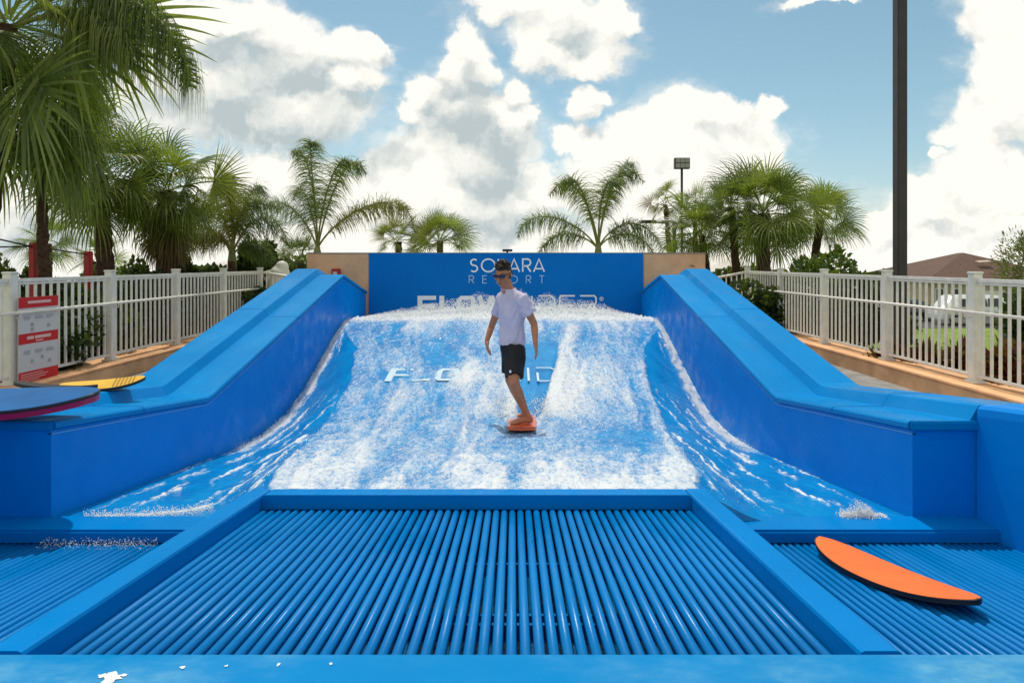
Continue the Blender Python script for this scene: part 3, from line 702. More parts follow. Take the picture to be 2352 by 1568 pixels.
# ------------------------------------------------------------------ notice on the left fence
sg = empty('safety_notice', (-5.66, 8, .3)); tag(sg, 'tall red and white rules notice tied to the left white fence', 'sign')
SX = -5.70
a0, a1 = 5.70*F0/(1180-42), 5.70*F0/(1180-133)
def sy(px): return -SX*F0/(1180-px)
zt_, zb_ = ZC-(684-604)/F0*a0, ZC-(886-604)/F0*a0
def szz(f): return zt_+(zb_-zt_)*f
box('sign_panel', SX-.008, SX, a0, a1, zb_, zt_, M['signwhite'], sg)
def sband(f0, f1, m_, nm, u0=0, u1=1, off=.003): return box(nm, SX+off-.002, SX+off, a0+(a1-a0)*u0, a0+(a1-a0)*u1, szz(f1), szz(f0), m_, sg)
sband(0, .125, M['signred'], 'header_band'); sband(.42, .54, M['signred'], 'middle_band'); sband(.86, 1, M['signred'], 'footer_band')
sband(.045, .075, M['signtext'], 'header_print', .22, .80, .0055); sband(.455, .49, M['signtext'], 'header_print', .2, .36, .0055); sband(.455, .49, M['signtext'], 'header_print', .39, .80, .0055); sband(.508, .522, M['signtext'], 'header_print', .42, .6, .0055)
for k in range(4): sband(.885+k*.026, .893+k*.026, M['signtext'], 'footer_print', .05, (.6, .72, .66, .5)[k], .0055)
for (f, u) in [(f, u) for f in (.22, .62) for u in (.12, .40, .68)]:
    for k in range(3):
        sband(f+k*.016, f+k*.016+.006, M['signink'], 'small_print', u, u+random.uniform(.14, .22), .0055)
for f, u in ((.30, .3), (.33, .72), (.36, .3), (.73, .3), (.76, .74), (.70, .55)):
    sband(f, f+.03, random.choice((M['signink'], M['signgreen'])), 'pictogram', u, u+.06, .0055)
    sband(f+.034, f+.037, M['signink'], 'pictogram', u-.02, u+.09, .0055)

# ------------------------------------------------------------------ boards
def board(name, L, Wd, T, rocker, mt, mrail, mbot, nose=.35, square=False, stripes=None):
    """board along local X, deck up"""
    n, k = 40, 12; root = empty(name)
    def wid(s):  # s -1..1
        if square: return Wd/2*(min(1, (1-abs(s))/.07+.0))**.35*(1-.05*s*s) if abs(s) < 1 else 0
        e = 2.3 if s > 0 else 2.3+nose*4
        return Wd/2*(max(0, 1-abs(s)**e))**.55
    def rz(s): return rocker*(abs(s)**2.2)*L/2
    ss_ = [math.sin(math.pi/2*(-1+2*i/n)) for i in range(n+1)]
    def shell(zf0, zf1, ins, nm, m_, par):
        vs = []; fs = []
        for s in ss_:
            wv_ = max(wid(s)*ins, .0005)
            for j in range(k+1):
                c = -1+2*j/k; vs.append((s*L/2*ins, wv_*c, rz(s)+zf1+(.004*(1-c*c))))
        m1 = len(vs)
        for s in ss_:
            wv_ = max(wid(s)*ins, .0005)
            for j in range(k+1):
                c = -1+2*j/k; vs.append((s*L/2*ins, wv_*c, rz(s)+zf0-(.004*(1-c*c))))
        for i in range(n):
            for j in range(k):
                a = i*(k+1)+j; fs.append((a, a+k+1, a+k+2, a+1)); fs.append((m1+a, m1+a+1, m1+a+k+2, m1+a+k+1))
            a = i*(k+1); fs.append((a, m1+a, m1+a+k+1, a+k+1)); a = i*(k+1)+k; fs.append((a, a+k+1, m1+a+k+1, m1+a))
        fs.append(tuple(range(k+1))+tuple(m1+q for q in range(k, -1, -1)))
        a = n*(k+1); fs.append(tuple(a+q for q in range(k, -1, -1))+tuple(m1+a+q for q in range(k+1)))
        me = bpy.data.meshes.new(nm); me.from_pydata(vs, [], fs); me.update()
        o = bpy.data.objects.new(nm, me); C.objects.link(o); o.parent = par; me.materials.append(m_)
        return o
    shell(T*.25, T*.55, 1.0, 'rail', mrail, root)
    shell(T*.56, T*.62, .982, 'deck_pad', mt, root)
    shell(-T*.5, T*.20, .992, 'bottom_slick', mbot, root)
    if stripes:
        for s0, s1, m_ in stripes:
            vs = [(s0*L/2, -wid(s0)*.85, rz(s0)+T*.62+.007), (s1*L/2, -wid(s1)*.85, rz(s1)+T*.62+.007), (s1*L/2, wid(s1)*.85, rz(s1)+T*.62+.007), (s0*L/2, wid(s0)*.85, rz(s0)+T*.62+.007)]
            me = bpy.data.meshes.new('stripe'); me.from_pydata(vs, [], [(0, 1, 2, 3)]); o = bpy.data.objects.new('stripe', me); C.objects.link(o); o.parent = root; me.materials.append(m_)
    return root
def place(o, fwd, upv, loc):
    fwd = Vector(fwd).normalized(); side = Vector(upv).cross(fwd).normalized(); up = fwd.cross(side)
    m4 = Matrix((fwd, side, up)).transposed().to_4x4(); m4.translation = Vector(loc); o.matrix_world = m4
# orange board on the right grate
def on_plane(px, py, off):
    D = (ZC+.062-.46-off)/((py-604)/F0-.12); return Vector(((px-1180)/F0*D, D, ZC-(py-604)/F0*D))
b1 = board('flow_board', .96, .31, .020, .11, M['orange'], M['blackfoam'], M['blackfoam'], nose=.0)
na, nb = on_plane(1893, 1243, .065), on_plane(2232, 1378, .07)
place(b1, na-nb, (0, .12, 1), (na+nb)/2-Vector((0, 0, .05)))
tag(b1, 'orange black-edged stand-up board lying on the right side grate', 'board')
# blue board on the left coping
b2 = board('body_board', 1.10, .58, .05, .05, M['blueboard'], M['blackfoam'], M['pinkfoam'], nose=0)
place(b2, (1, .05, .02), (.0, -.07, 1), P(20, 927, 4.12)+Vector((0, 0, .0)))
tag(b2, 'large blue bodyboard with crimson underside on the left coping corner', 'board')
b3 = board('flow_board', .62, .34, .022, .10, M['yellow'], M['blackfoam'], M['blackfoam'], nose=0, stripes=[(.25+.09*i, .28+.09*i, M['yellowprint']) for i in range(6)])
place(b3, (.9, .42, .03), (-.05, -.10, 1), P(238, 885, 5.4))
b5 = board('flow_board', .62, .30, .022, .08, M['blackfoam'], M['blackfoam'], M['blackfoam'], nose=0)
place(b5, (1, .1, -.07), (.0, .14, 1), P(128, 890, 5.15))
tag(b5, 'thin black board seen edge-on between the blue bodyboard and the yellow board', 'board')
tag(b3, 'yellow board with dark edge on the outer ledge behind the blue bodyboard', 'board')

# ------------------------------------------------------------------ surfer
def P6(px, py, D): return P(px, py, D)
def solid(name, chains, balls, vox, m_, parent, subs=1, smooth=6):
    bm = bmesh.new()
    def ball(c, r, rot=None):
        q = bmesh.ops.create_icosphere(bm, subdivisions=2, radius=1)
        rr_ = r if hasattr(r, '__len__') else (r, r, r)
        for v in q['verts']:
            p = Vector((v.co.x*rr_[0], v.co.y*rr_[1], v.co.z*rr_[2]))
            if rot is not None: p = rot @ p
            v.co = p+Vector(c)
    for pts, rad in chains:
        tube(bm, pts, rad, 14)
        for p, r in zip(pts, rad): ball(p, r*.995)
    for bl in balls: ball(*bl)
    bmesh.ops.recalc_face_normals(bm, faces=bm.faces[:])
    me = bpy.data.meshes.new(name); bm.to_mesh(me); bm.free()
    o = bpy.data.objects.new(name, me); C.objects.link(o)
    md = o.modifiers.new('r', 'REMESH'); md.mode = 'VOXEL'; md.voxel_size = vox; md.use_smooth_shade = True
    sm_ = o.modifiers.new('s', 'SMOOTH'); sm_.iterations = smooth; sm_.factor = .5
    dg = bpy.context.evaluated_depsgraph_get(); me2 = bpy.data.meshes.new_from_object(o.evaluated_get(dg))
    bpy.data.objects.remove(o); me2.name = name; me2.materials.clear()
    return link(name, me2, m_, parent, True)
surfer = empty('person', P(1195, 968, 6.7)); tag(surfer, 'man in pale shirt, black shorts and wraparound sunglasses balancing on an orange board', 'person')
hipF, hipR = P(1184, 806, 6.80), P(1172, 806, 6.93)
kneeF, ankF = P(1180, 880, 6.60), P(1211, 953, 6.66)
kneeR, ankR = P(1172, 872, 6.98), P(1206, 945, 7.06)
shR, shL = P(1199, 689, 6.74), P(1154, 684, 6.96)     # image right, image left
elR, wrR = P(1227, 744, 6.78), P(1230, 787, 6.64)
elL, wrL = P(1129, 750, 7.14), P(1118, 783, 7.06)
neck = P(1166, 664, 6.84); headc = P(1156, 631, 6.78)
pel = P(1177, 800, 6.86); chest = P(1174, 712, 6.84); waist = P(1176, 765, 6.86)
ch = [([hipF, hipF.lerp(kneeF, .5), kneeF, kneeF.lerp(ankF, .28), kneeF.lerp(ankF, .75), ankF], [.090, .078, .058, .058, .040, .036]),
      ([hipR, hipR.lerp(kneeR, .5), kneeR, kneeR.lerp(ankR, .28), kneeR.lerp(ankR, .75), ankR], [.088, .076, .056, .057, .040, .036]),
      ([shR, shR.lerp(elR, .5), elR, elR.lerp(wrR, .3), wrR], [.050, .046, .038, .038, .027]),
      ([shL, shL.lerp(elL, .5), elL, elL.lerp(wrL, .3), wrL], [.054, .046, .037, .037, .026]),
      ([chest, neck, neck.lerp(headc, .5)], [.09, .068, .064]), ([pel, waist, chest], [.102, .095, .098]), ([shL.lerp(shR, .1), shL.lerp(shR, .9)], [.052, .052])]
balls = []
# feet: toes to the image left
def foot(ank, toe):
    fwd = (toe-ank); fwd.z = 0; fwd.normalize()
    heel = ank+Vector((0, 0, -.052))-fwd*.035; ballp = ank+Vector((0, 0, -.062))+fwd*.12; tip = ank+Vector((0, 0, -.068))+fwd*.175
    ch.append(([ank, heel], [.036, .034])); ch.append(([heel, heel.lerp(ballp, .55)+Vector((0, 0, .012)), ballp, tip], [.033, .031, .030, .018]))
    sd_ = Vector((-fwd.y, fwd.x, 0))
    for k in range(5): 
        c0 = ballp+sd_*(.032-.016*k)+fwd*.01; ch.append(([c0, c0+fwd*(.055-.007*k)+Vector((0, 0, -.008))], [.012, .009]))
foot(ankF, ankF+Vector((-.9, -.35, 0))); foot(ankR, ankR+Vector((-.9, -.1, 0)))
def hand(wr, dirv, palmn, thumbside, sc=1.0, curl=.35):
    dirv = Vector(dirv).normalized(); palmn = Vector(palmn).normalized(); sd_ = dirv.cross(palmn).normalized()*thumbside; palmn = sd_.cross(dirv)*thumbside
    kn = wr+dirv*.088*sc
    ch.append(([wr, wr+dirv*.03], [.025, .025]))
    for k in range(4):
        o_ = (1.5-k)*.019*sc; a = wr+dirv*.03+sd_*o_*.7; b_ = kn+sd_*o_; ch.append(([a, b_], [.015, .0125]))
        L = (.078, .088, .082, .064)[k]*sc; d1 = (dirv+palmn*curl*.4).normalized(); d2 = (dirv+palmn*curl*1.4+sd_*.03*(1.5-k)).normalized()
        ch.append(([b_, b_+d1*L*.5, b_+d1*L*.5+d2*L*.5], [.0105, .0092, .0075]))
    tb = wr+dirv*.03+sd_*.024; ch.append(([tb, tb+(dirv*.6+sd_*.7).normalized()*.04, tb+(dirv*.6+sd_*.7).normalized()*.04+(dirv*.9+sd_*.25+palmn*.2).normalized()*.035], [.015, .012, .009]))
hand(wrR, P(1234, 828, 6.60)-wrR, (-1, .2, 0), 1, 1.0, .3)
hand(wrL, P(1121, 806, 7.0)-wrL, (1, .2, 0), -1, .95, .4)
# head
yaw = Matrix.Rotation(R(-27), 3, 'Z') @ Matrix.Rotation(R(14), 3, 'X')      # face points to -Y, turned to image left and down
def H(x, y, z): return headc+yaw @ Vector((x, y, z))*1.12
balls += [(H(0, .012, .028), (.078, .096, .090), yaw), (H(0, -.018, -.035), (.064, .074, .070), yaw), (H(0, -.048, -.078), (.040, .034, .028), yaw),
          (H(0, -.080, .022), (.052, .016, .012), yaw), (H(.044, -.048, -.025), (.022, .028, .024), yaw), (H(-.044, -.048, -.025), (.022, .028, .024), yaw),
          (H(.079, .012, -.005), (.010, .020, .031), yaw), (H(-.079, .012, -.005), (.010, .020, .031), yaw), (H(0, -.086, -.058), (.024, .012, .008), yaw), (H(0, -.084, -.070), (.021, .012, .008), yaw)]
ch.append(([H(0, -.085, .012), H(0, -.100, -.014), H(0, -.108, -.028)], [.009, .012, .014])); balls += [(H(.013, -.094, -.030), .009), (H(-.013, -.094, -.030), .009)]
body = solid('body', ch, balls, .0062, M['skin'], surfer)
# mouth line
mouth = solid('mouth', [([H(-.024, -.092, -.065), H(0, -.099, -.064), H(.024, -.092, -.065)], [.003, .005, .003])], [], .003, M['lip'], surfer, smooth=2)
# hair: cap with short tufts swept up at the front
hb = []; hc = [([H(0, -.055, .085), H(0, .0, .106), H(0, .06, .085)], [.030, .034, .032])]
hb.append((H(0, .020, .056), (.082, .100, .062), yaw)); hb.append((H(0, .05, .0), (.082, .074, .078), yaw))
for i in range(260):
    a = random.uniform(0, 2*math.pi); e = random.uniform(.35, 1.5)
    dv = Vector((math.cos(a)*math.cos(e), math.sin(a)*math.cos(e), math.sin(e))); p0 = H(dv.x*.078, .016+dv.y*.090, .050+dv.z*.078)
    p1 = p0+yaw @ Vector((dv.x*.016+random.gauss(0, .008), dv.y*.014-.012, dv.z*.020+.004)); hc.append(([p0, p1], [.006, .002]))
hair = solid('hair', hc, hb, .005, M['hair'], surfer, smooth=2)
# cut the hair away from the face
bm = bmesh.new(); bm.from_mesh(hair.data)
iv = yaw.transposed(); kill = []
for v in bm.verts:
    l = iv @ (v.co-headc)
    if (l.z < .060 and l.y < -.030) or l.z < -.055 or (l.z < .03 and l.y < .012): kill.append(v)
bmesh.ops.delete(bm, geom=kill, context='VERTS'); bm.to_mesh(hair.data); bm.free()
# sunglasses
for s in (-1, 1):
    solid('lens', [], [(H(s*.034, -.092, .012), (.040, .016, .025), yaw @ Matrix.Rotation(R(s*18), 3, 'Z'))], .003, M['lens'], surfer, smooth=2)
tubeobj('glasses_frame', [H(-.082, .01, .016), H(-.077, -.05, .018), H(-.066, -.084, .022), H(-.035, -.104, .028), H(0, -.106, .020), H(.035, -.104, .028), H(.066, -.084, .022), H(.077, -.05, .018), H(.082, .01, .016)], [.004, .005, .006, .005, .006, .005, .006, .005, .004], M['dark'], surfer, 8)
# shirt
def ring_solid(name, rings, extra, vox, m_, parent, smooth, foldf=None):
    bm = bmesh.new(); n = 28; prev = None
    for c, rx_, ry_, ang in rings:
        ca, sa = math.cos(ang), math.sin(ang)
        cur = []
        for k in range(n):
            a = 2*math.pi*k/n; x, y = rx_*math.cos(a), ry_*math.sin(a); cur.append(bm.verts.new((c.x+x*ca-y*sa, c.y+x*sa+y*ca, c.z)))
        if prev:
            for k in range(n): bm.faces.new((prev[k], prev[(k+1) % n], cur[(k+1) % n], cur[k]))
        else: bm.faces.new(cur)
        prev = cur
    bm.faces.new(prev[::-1])
    for pts, rad in extra: tube(bm, pts, rad, 16)
    bmesh.ops.recalc_face_normals(bm, faces=bm.faces[:])
    me = bpy.data.meshes.new(name); bm.to_mesh(me); bm.free(); o = bpy.data.objects.new(name, me); C.objects.link(o)
    md = o.modifiers.new('r', 'REMESH'); md.mode = 'VOXEL'; md.voxel_size = vox; md.use_smooth_shade = True
    sm_ = o.modifiers.new('s', 'SMOOTH'); sm_.iterations = smooth; sm_.factor = .5
    dg = bpy.context.evaluated_depsgraph_get(); me2 = bpy.data.meshes.new_from_object(o.evaluated_get(dg)); bpy.data.objects.remove(o); me2.name = name; me2.materials.clear()
    if foldf:
        nrm = [v.normal.copy() for v in me2.vertices]
        for v, nn in zip(me2.vertices, nrm): v.co = v.co+nn*foldf(v.co)
    return link(name, me2, m_, parent, True)
hem = P(1176.5, 787, 6.86)
def along(px, py, D): return P(px, py, D)
A = R(-28)
rings = [(along(1176.5, 790, 6.86), .146, .134, A), (along(1176, 775, 6.86), .147, .132, A), (along(1175.5, 750, 6.86), .134, .120, A), (along(1175, 725, 6.85), .142, .118, A),
         (along(1174.5, 702, 6.85), .150, .116, A), (along(1174.5, 690, 6.845), .150, .106, A), (along(1172.5, 679, 6.845), .128, .092, A), (along(1170, 671, 6.845), .098, .080, A), (along(1168, 664, 6.845), .080, .072, A)]
slR = shR.lerp(elR, .56); slL = shL.lerp(elL, .56)
ext = [([shR.lerp(shL, .25), shR+Vector((.004, 0, .004)), shR.lerp(elR, .3), slR+Vector((.008, 0, 0))], [.078, .072, .074, .080]),
       ([P(1174, 672, 6.83), P(1188, 680, 6.79), shR+Vector((0, 0, -.005))], [.052, .060, .068]), ([P(1164, 672, 6.86), P(1158, 679, 6.92), shL], [.050, .055, .058]),
       ([shL.lerp(shR, .25), shL+Vector((-.0, 0, .002)), shL.lerp(elL, .3), slL], [.075, .060, .057, .058])]
def folds(p):
    q = Vector(p); 
    f = .016*mnoise.noise((q.x*9+q.z*5, q.y*9, q.z*2.2))+.011*mnoise.noise((q.x*22-q.z*9, q.y*20, q.z*7))
    low = max(0, (P(0, 720, 6.85).z-q.z)/.3); f += .006*math.sin(q.x*70+q.y*60+q.z*6)*min(1, low)*.6
    d_ = (q-slR).length; f += .006*math.sin(q.z*90+q.x*40)*max(0, 1-d_/.16)
    return f
shirt = ring_solid('shirt', rings, ext, .0065, M['shirt'], surfer, 4, folds)
tubeobj('shirt_collar', [P(1168, 663, 6.845)+Vector((.078*math.cos(a), .071*math.sin(a)-.003, .010*math.sin(a)-.001)) for a in [2*math.pi*k/20 for k in range(21)]], .006, M['shirt'], surfer, 6)
tubeobj('shirt_hem', [P(1176.5, 789, 6.86)+Vector((.143*math.cos(a)*math.cos(A)-.133*math.sin(a)*math.sin(A), .143*math.cos(a)*math.sin(A)+.133*math.sin(a)*math.cos(A), .004*math.sin(a*3))) for a in [2*math.pi*k/28 for k in range(29)]], .006, M['shirt'], surfer, 6)
# shorts
kF = hipF.lerp(kneeF, .80); kR = hipR.lerp(kneeR, .72)
rs = [(P(1177, 806, 6.86), .134, .122, A), (P(1177, 788, 6.86), .134, .124, A)]
ext = [([hipF+Vector((0, 0, .04)), hipF.lerp(kneeF, .4), kF], [.112, .104, .101]), ([hipR+Vector((0, 0, .04)), hipR.lerp(kneeR, .4), kR], [.112, .100, .092])]
def sfold(p): return .008*mnoise.noise((p.x*12, p.y*12, p.z*5))+.004*math.sin(p.x*60+p.z*22)
shorts = ring_solid('shorts', rs, ext, .007, M['shorts'], surfer, 3, sfold)
lp = P(1172, 853, 6.485)
solid('shorts_logo', [], [(lp, (.013, .006, .017))], .003, M['print'], surfer, smooth=1)
# board under the surfer
b4 = board('flow_board', .92, .30, .030, .05, M['orangewet'], mat('rose_rail', (.60, .10, .06), .3), M['orangewet'], square=True, stripes=[(-.80, -.765, M['signred'])])
nA, nB = Vector((.075, 6.40, P(0, 990, 6.40).z+.006)), Vector((.10, 7.26, P(0, 962, 7.26).z+.035))
place(b4, nB-nA, (0, 0, 1), (nA+nB)/2)
tag(b4, 'small wet orange board under the surfer, nose toward the grate', 'board')
print('ANK', ankF, ankR, 'board', nA, nB, kneeF)

# ------------------------------------------------------------------ palms
def fan_leaf(name, origin, dirv, pet, blade, m_, parent, hang=.5, spread=118, nseg=34, wide=.76, face=False):
    d0 = Vector(dirv).normalized(); up = Vector((0, 0, 1)); pts = [Vector(origin)]; dcur = d0.copy(); n = 5
    for i in range(n):
        pts.append(pts[-1]+dcur*pet/n); dcur = (dcur+Vector((0, 0, -.05-.07*hang))).normalized()
    h = pts[-1]; d = dcur; s = d.cross(up); s = s.normalized() if s.length > .05 else Vector((1, 0, 0)); nn = s.cross(d).normalized()
    if face: s = Vector((d.z, -.25*random.uniform(-1, 1), -d.x)).normalized(); nn = s.cross(d).normalized()
    roll = random.gauss(0, .2 if face else .7); s, nn = s*math.cos(roll)+nn*math.sin(roll), nn*math.cos(roll)-s*math.sin(roll)
    vs = []; fs = []
    # petiole as flat three-sided strip
    pw = .012*blade+.004
    for p in pts: vs += [tuple(p-s*pw), tuple(p+nn*pw*.8), tuple(p+s*pw)]
    for i in range(n):
        a = i*3; fs += [(a, a+1, a+4, a+3), (a+1, a+2, a+5, a+4)]
    dphi = R(2*spread)/(nseg-1); K = 8; split = .34
    for q in range(nseg):
        ph = -R(spread)+dphi*q+random.gauss(0, .02)
        lf = blade*(.62+.38*math.cos(ph*.62))*random.uniform(.90, 1.06)
        dr_ = (d*math.cos(ph)+s*math.sin(ph)+nn*(.16*abs(math.sin(ph))-.03)).normalized()
        perp = (s*math.cos(ph)-d*math.sin(ph)).normalized(); pl = nn*(1 if q % 2 else -1)*.28
        c = h.copy(); cur = dr_.copy(); base_i = len(vs); tw = random.gauss(0, .3)
        for k in range(K+1):
            t = k/K
            wv_ = math.tan(dphi/2)*lf*t*1.15*wide if t < split else math.tan(dphi/2)*lf*split*1.15*wide*(1-(t-split)/(1-split))**.7
            wv_ = max(wv_, .0012)
            pp = (perp+pl).normalized()
            vs.append(tuple(c-pp*wv_)); vs.append(tuple(c+pp*wv_))
            c = c+cur*lf/K
            if t > .18: cur = (cur+Vector((0, 0, -1))*hang*(.12+.75*max(0, t-.28))*random.uniform(.8, 1.2)+perp*tw*.02).normalized()
        for k in range(K):
            a = base_i+2*k; fs.append((a, a+1, a+3, a+2))
    return mesh(name, vs, fs, m_, parent)
def trunk(name, base, top, r0, r1, m_, parent, rough=.018, boots=True):
    base, top = Vector(base), Vector(top); n = max(8, int((top-base).length/.11)); bm = bmesh.new(); k = 12; rings = []
    for i in range(n+1):
        t = i/n; c = base.lerp(top, t)+Vector((.03*math.sin(t*3), .02*math.sin(t*4+1), 0)); r = r0+(r1-r0)*t
        ring = []
        for j in range(k):
            a = 2*math.pi*j/k+(i % 2)*math.pi/k; rr_ = r*(1+random.uniform(-1, 1)*rough/r)+(.012 if (boots and i % 2 == 0) else 0)
            ring.append(bm.verts.new((c.x+rr_*math.cos(a), c.y+rr_*math.sin(a), c.z)))
        rings.append(ring)
    for a, b_ in zip(rings, rings[1:]):
        for j in range(k): bm.faces.new((a[j], a[(j+1) % k], b_[(j+1) % k], b_[j]))
    bm.faces.new(rings[-1]); return bmobj(name, bm, m_, parent)
def fan_palm(cx, cy, D, R_, n, lab, base_px=None, tr=.15, hang=.6, mats=('frond',), seed=0, group='fan palms', yb=.0, aim=None, nseg=30, skirt=0, minel=-35, cat='palm tree', notrunk=False):
    random.seed(seed); c = P(cx, cy, D); bxp = base_px if base_px is not None else cx
    bse = P(bxp, 604, D); bse.z = gz(bse.x, bse.y)-.05
    root = empty('fan_palm', bse); tag(root, lab, cat, group); Rm = R_*D/F0
    trunk('trunk', bse, c, tr*1.12, tr*.85, M['bark'], root)
    dirs = []
    for i in range(n):
        az = i*2.39996+random.uniform(-.25, .25); f = (i+.5)/n; el = R(80-(80-minel)*f+random.uniform(-8, 8)); dirs.append((az, el))
    for az, el in dirs:
        dv = Vector((math.cos(az)*math.cos(el), math.sin(az)*math.cos(el), math.sin(el)))
        mm = M[random.choice(mats)]
        L = Rm*random.uniform(.62, 1.12)
        fan_leaf('frond', c+dv*tr*.6+Vector((0, 0, random.uniform(-.1, .1))), dv, L*.46, L*.62, mm, root, hang=hang*random.uniform(.7, 1.3)*(1.1-.3*math.sin(el)), nseg=nseg)
    for i in range(skirt):
        az = random.uniform(0, 6.28); dv = Vector((math.cos(az)*.5, math.sin(az)*.5, -.8)); 
        fan_leaf('dead_frond', c+Vector((0, 0, -.15-random.random()*.5)), dv, Rm*.3, Rm*.55, M['frobrown'], root, hang=1.3, nseg=18, spread=70)
    for (px, py, dd, k) in (aim or []):
        q = P(px, py, D+dd); v = q-c; fan_leaf('frond', c, v, v.length*.98, Rm*.42*k, M[mats[0]], root, hang=hang*.12, nseg=30, face=True, wide=1.1, spread=85)
    return root
fan_palm(20, 60, 9.0, 360, 36, 'big drooping fan palm whose crown fills the upper left corner', base_px=-90, hang=1.25, seed=3, tr=.13, nseg=40, minel=-45, aim=[(225, 10, .0, 1.9), (160, 70, -.4, 2.0), (60, 190, -.6, 2.0)])
fan_palm(90, 270, 9.8, 255, 38, 'fan palm with long hanging fronds just below the upper left crown', base_px=100, hang=1.9, seed=5, tr=.07, nseg=34, minel=-50)
fan_palm(228, 400, 12.2, 190, 46, 'fan palm with thick red-brown trunk behind the second red post', base_px=248, hang=1.4, seed=8, tr=.15, minel=-50, aim=[(300, 420, -.3, 1.2)])
fan_palm(385, 440, 13.2, 160, 42, 'shaggy dark-trunked fan palm with upright fans right of the red-brown trunk', base_px=372, hang=1.2, seed=11, tr=.20, minel=-55, skirt=16, aim=[(380, 425, -.4, 1.5), (490, 400, -.4, 1.6), (430, 470, -.5, 1.1)])
fan_palm(110, 560, 15, 85, 20, 'small fan palm low between the two red posts', hang=.7, seed=13, tr=.09)
fan_palm(220, 600, 15.5, 70, 16, 'small low fan palm against the foot of the red-brown trunk', hang=.7, seed=14, tr=.08)
fan_palm(690, 600, 17, 75, 22, 'low bushy fan palm beside the left end of the tan wall', hang=.45, seed=15, tr=.09, minel=0)
fan_palm(915, 555, 19, 75, 18, 'small fan palm above the wall, left of its pair', hang=.5, seed=17, mats=('frond', 'froyel'), tr=.1, aim=[(885, 530, 0, 1.0)], minel=-10, group='low fan palms behind the wall')
fan_palm(1010, 555, 18.5, 100, 26, 'wider small fan palm above the wall, right of its pair', hang=.5, seed=18, mats=('frond', 'froyel'), tr=.1, minel=-10, group='low fan palms behind the wall')
fan_palm(1528, 470, 19.5, 62, 18, 'small browning fan palm left of the floodlight pole', base_px=1548, hang=.9, seed=20, mats=('froyel', 'frobrown', 'frond'), tr=.07, group='fan palms on the right')
fan_palm(1595, 480, 19, 62, 18, 'small browning fan palm right of the floodlight pole', hang=.9, seed=21, mats=('froyel', 'frond', 'frond'), tr=.07, group='fan palms on the right')
fan_palm(1610, 540, 17.5, 120, 34, 'dark fan palm leaning out over the right end of the tan wall', base_px=1640, hang=.75, seed=22, tr=.1, group='fan palms on the right')
fan_palm(1678, 478, 16.8, 95, 30, 'fan palm with tan seed stalks in the left half of the right cluster', base_px=1700, hang=.7, seed=23, tr=.1, group='fan palms on the right')
fan_palm(1752, 490, 16.2, 150, 44, 'largest fan palm of the right cluster with stout brown trunk', base_px=1752, hang=.8, seed=24, tr=.16, minel=-50, group='fan palms on the right', aim=[(1790, 425, -.2, .95), (1730, 430, -.4, .7), (1660, 450, -.5, .9), (1870, 460, -.4, 1.1)])
fan_palm(1885, 505, 17.0, 115, 32, 'fan palm at the right edge of the right cluster, above the bush', base_px=1830, hang=.6, seed=25, tr=.1, group='fan palms on the right')

def feather(name, pts, mrach, m_, parent, ll, n=70, dens=1, droop=1.0, start=.22):
    """frond along a smooth curve through pts; leaflets droop from both sides"""
    bm = bmesh.new(); P_ = [Vector(p) for p in pts]
    def bez(t):
        m1 = [a.lerp(b_, t) for a, b_ in zip(P_, P_[1:])]
        while len(m1) > 1: m1 = [a.lerp(b_, t) for a, b_ in zip(m1, m1[1:])]
        return m1[0]
    cs = [bez(i/20) for i in range(21)]; L = sum((b_-a).length for a, b_ in zip(cs, cs[1:]))
    vs = []; fs = []
    for i in range(n):
        t = start+(1-start)*(i+.5)/n; p = bez(t); tg = (bez(min(1, t+.01))-bez(t-.01)).normalized(); side = tg.cross(Vector((0, 0, 1)))
        side = side.normalized() if side.length > .1 else Vector((1, 0, 0)); upn = side.cross(tg)
        for s in (-1, 1):
            for rep in range(dens):
                l = ll*1.35*math.sin(math.pi*min(1, (t-start)/(1-start)*.86+.12))**(.6 if dens < 3 else .3)*random.uniform(.6, 1.1)
                a = random.uniform(-1.2, 1.2); cur = (side*s*math.cos(a)+upn*math.sin(a)+tg*random.uniform(.1, .7)).normalized(); c = p.copy(); w_ = ll*.008+.003; b0 = len(vs)
                wd = tg*1.0; K = 5
                for k in range(K+1):
                    ww = w_*(1-k/K)**.6+.0008; vs.append(tuple(c-wd*ww)); vs.append(tuple(c+wd*ww)); c = c+cur*l/K; cur = (cur+Vector((0, 0, -.42*droop))).normalized()
                for k in range(K): q = b0+2*k; fs.append((q, q+1, q+3, q+2))
    o = mesh(name, vs, fs, m_, parent)
    r_ = tubeobj('rachis', cs, [ll*.05*(1-.8*i/20)+.003 for i in range(21)], mrach, o, 5)
    return o
bigf = None
def queen_palm(cx, cy, D, fronds, lab, tr=.11, seed=0, ll=.55, base_px=None, mats=None, crown=.5, group='feather palms'):
    random.seed(seed); c = P(cx, cy, D); bse = P(base_px or cx, 604, D); bse.z = gz(bse.x, bse.y)-.05
    root = empty('feather_palm', bse); tag(root, lab, 'palm tree', group)
    trunk('trunk', bse, c-Vector((0, 0, .1)), tr, tr*.8, M['bark'], root, .008, False)
    tubeobj('crownshaft', [c-Vector((0, 0, .5*crown)), c-Vector((0, 0, .1)), c+Vector((0, 0, .3*crown))], [tr*.95, tr*.9, tr*.35], M['barkgreen'], root, 10)
    for i, fr_ in enumerate(fronds):
        (a, b_, tip), dd = fr_[:3], fr_[3]; mm = fr_[4] if len(fr_) > 4 else 'feather'
        feather('frond', [c, P(*a, D+dd*.35), P(*b_, D+dd*.8), P(*tip, D+dd)], M['stem'], M[mm], root, ll, 84, dens=2)
    return root
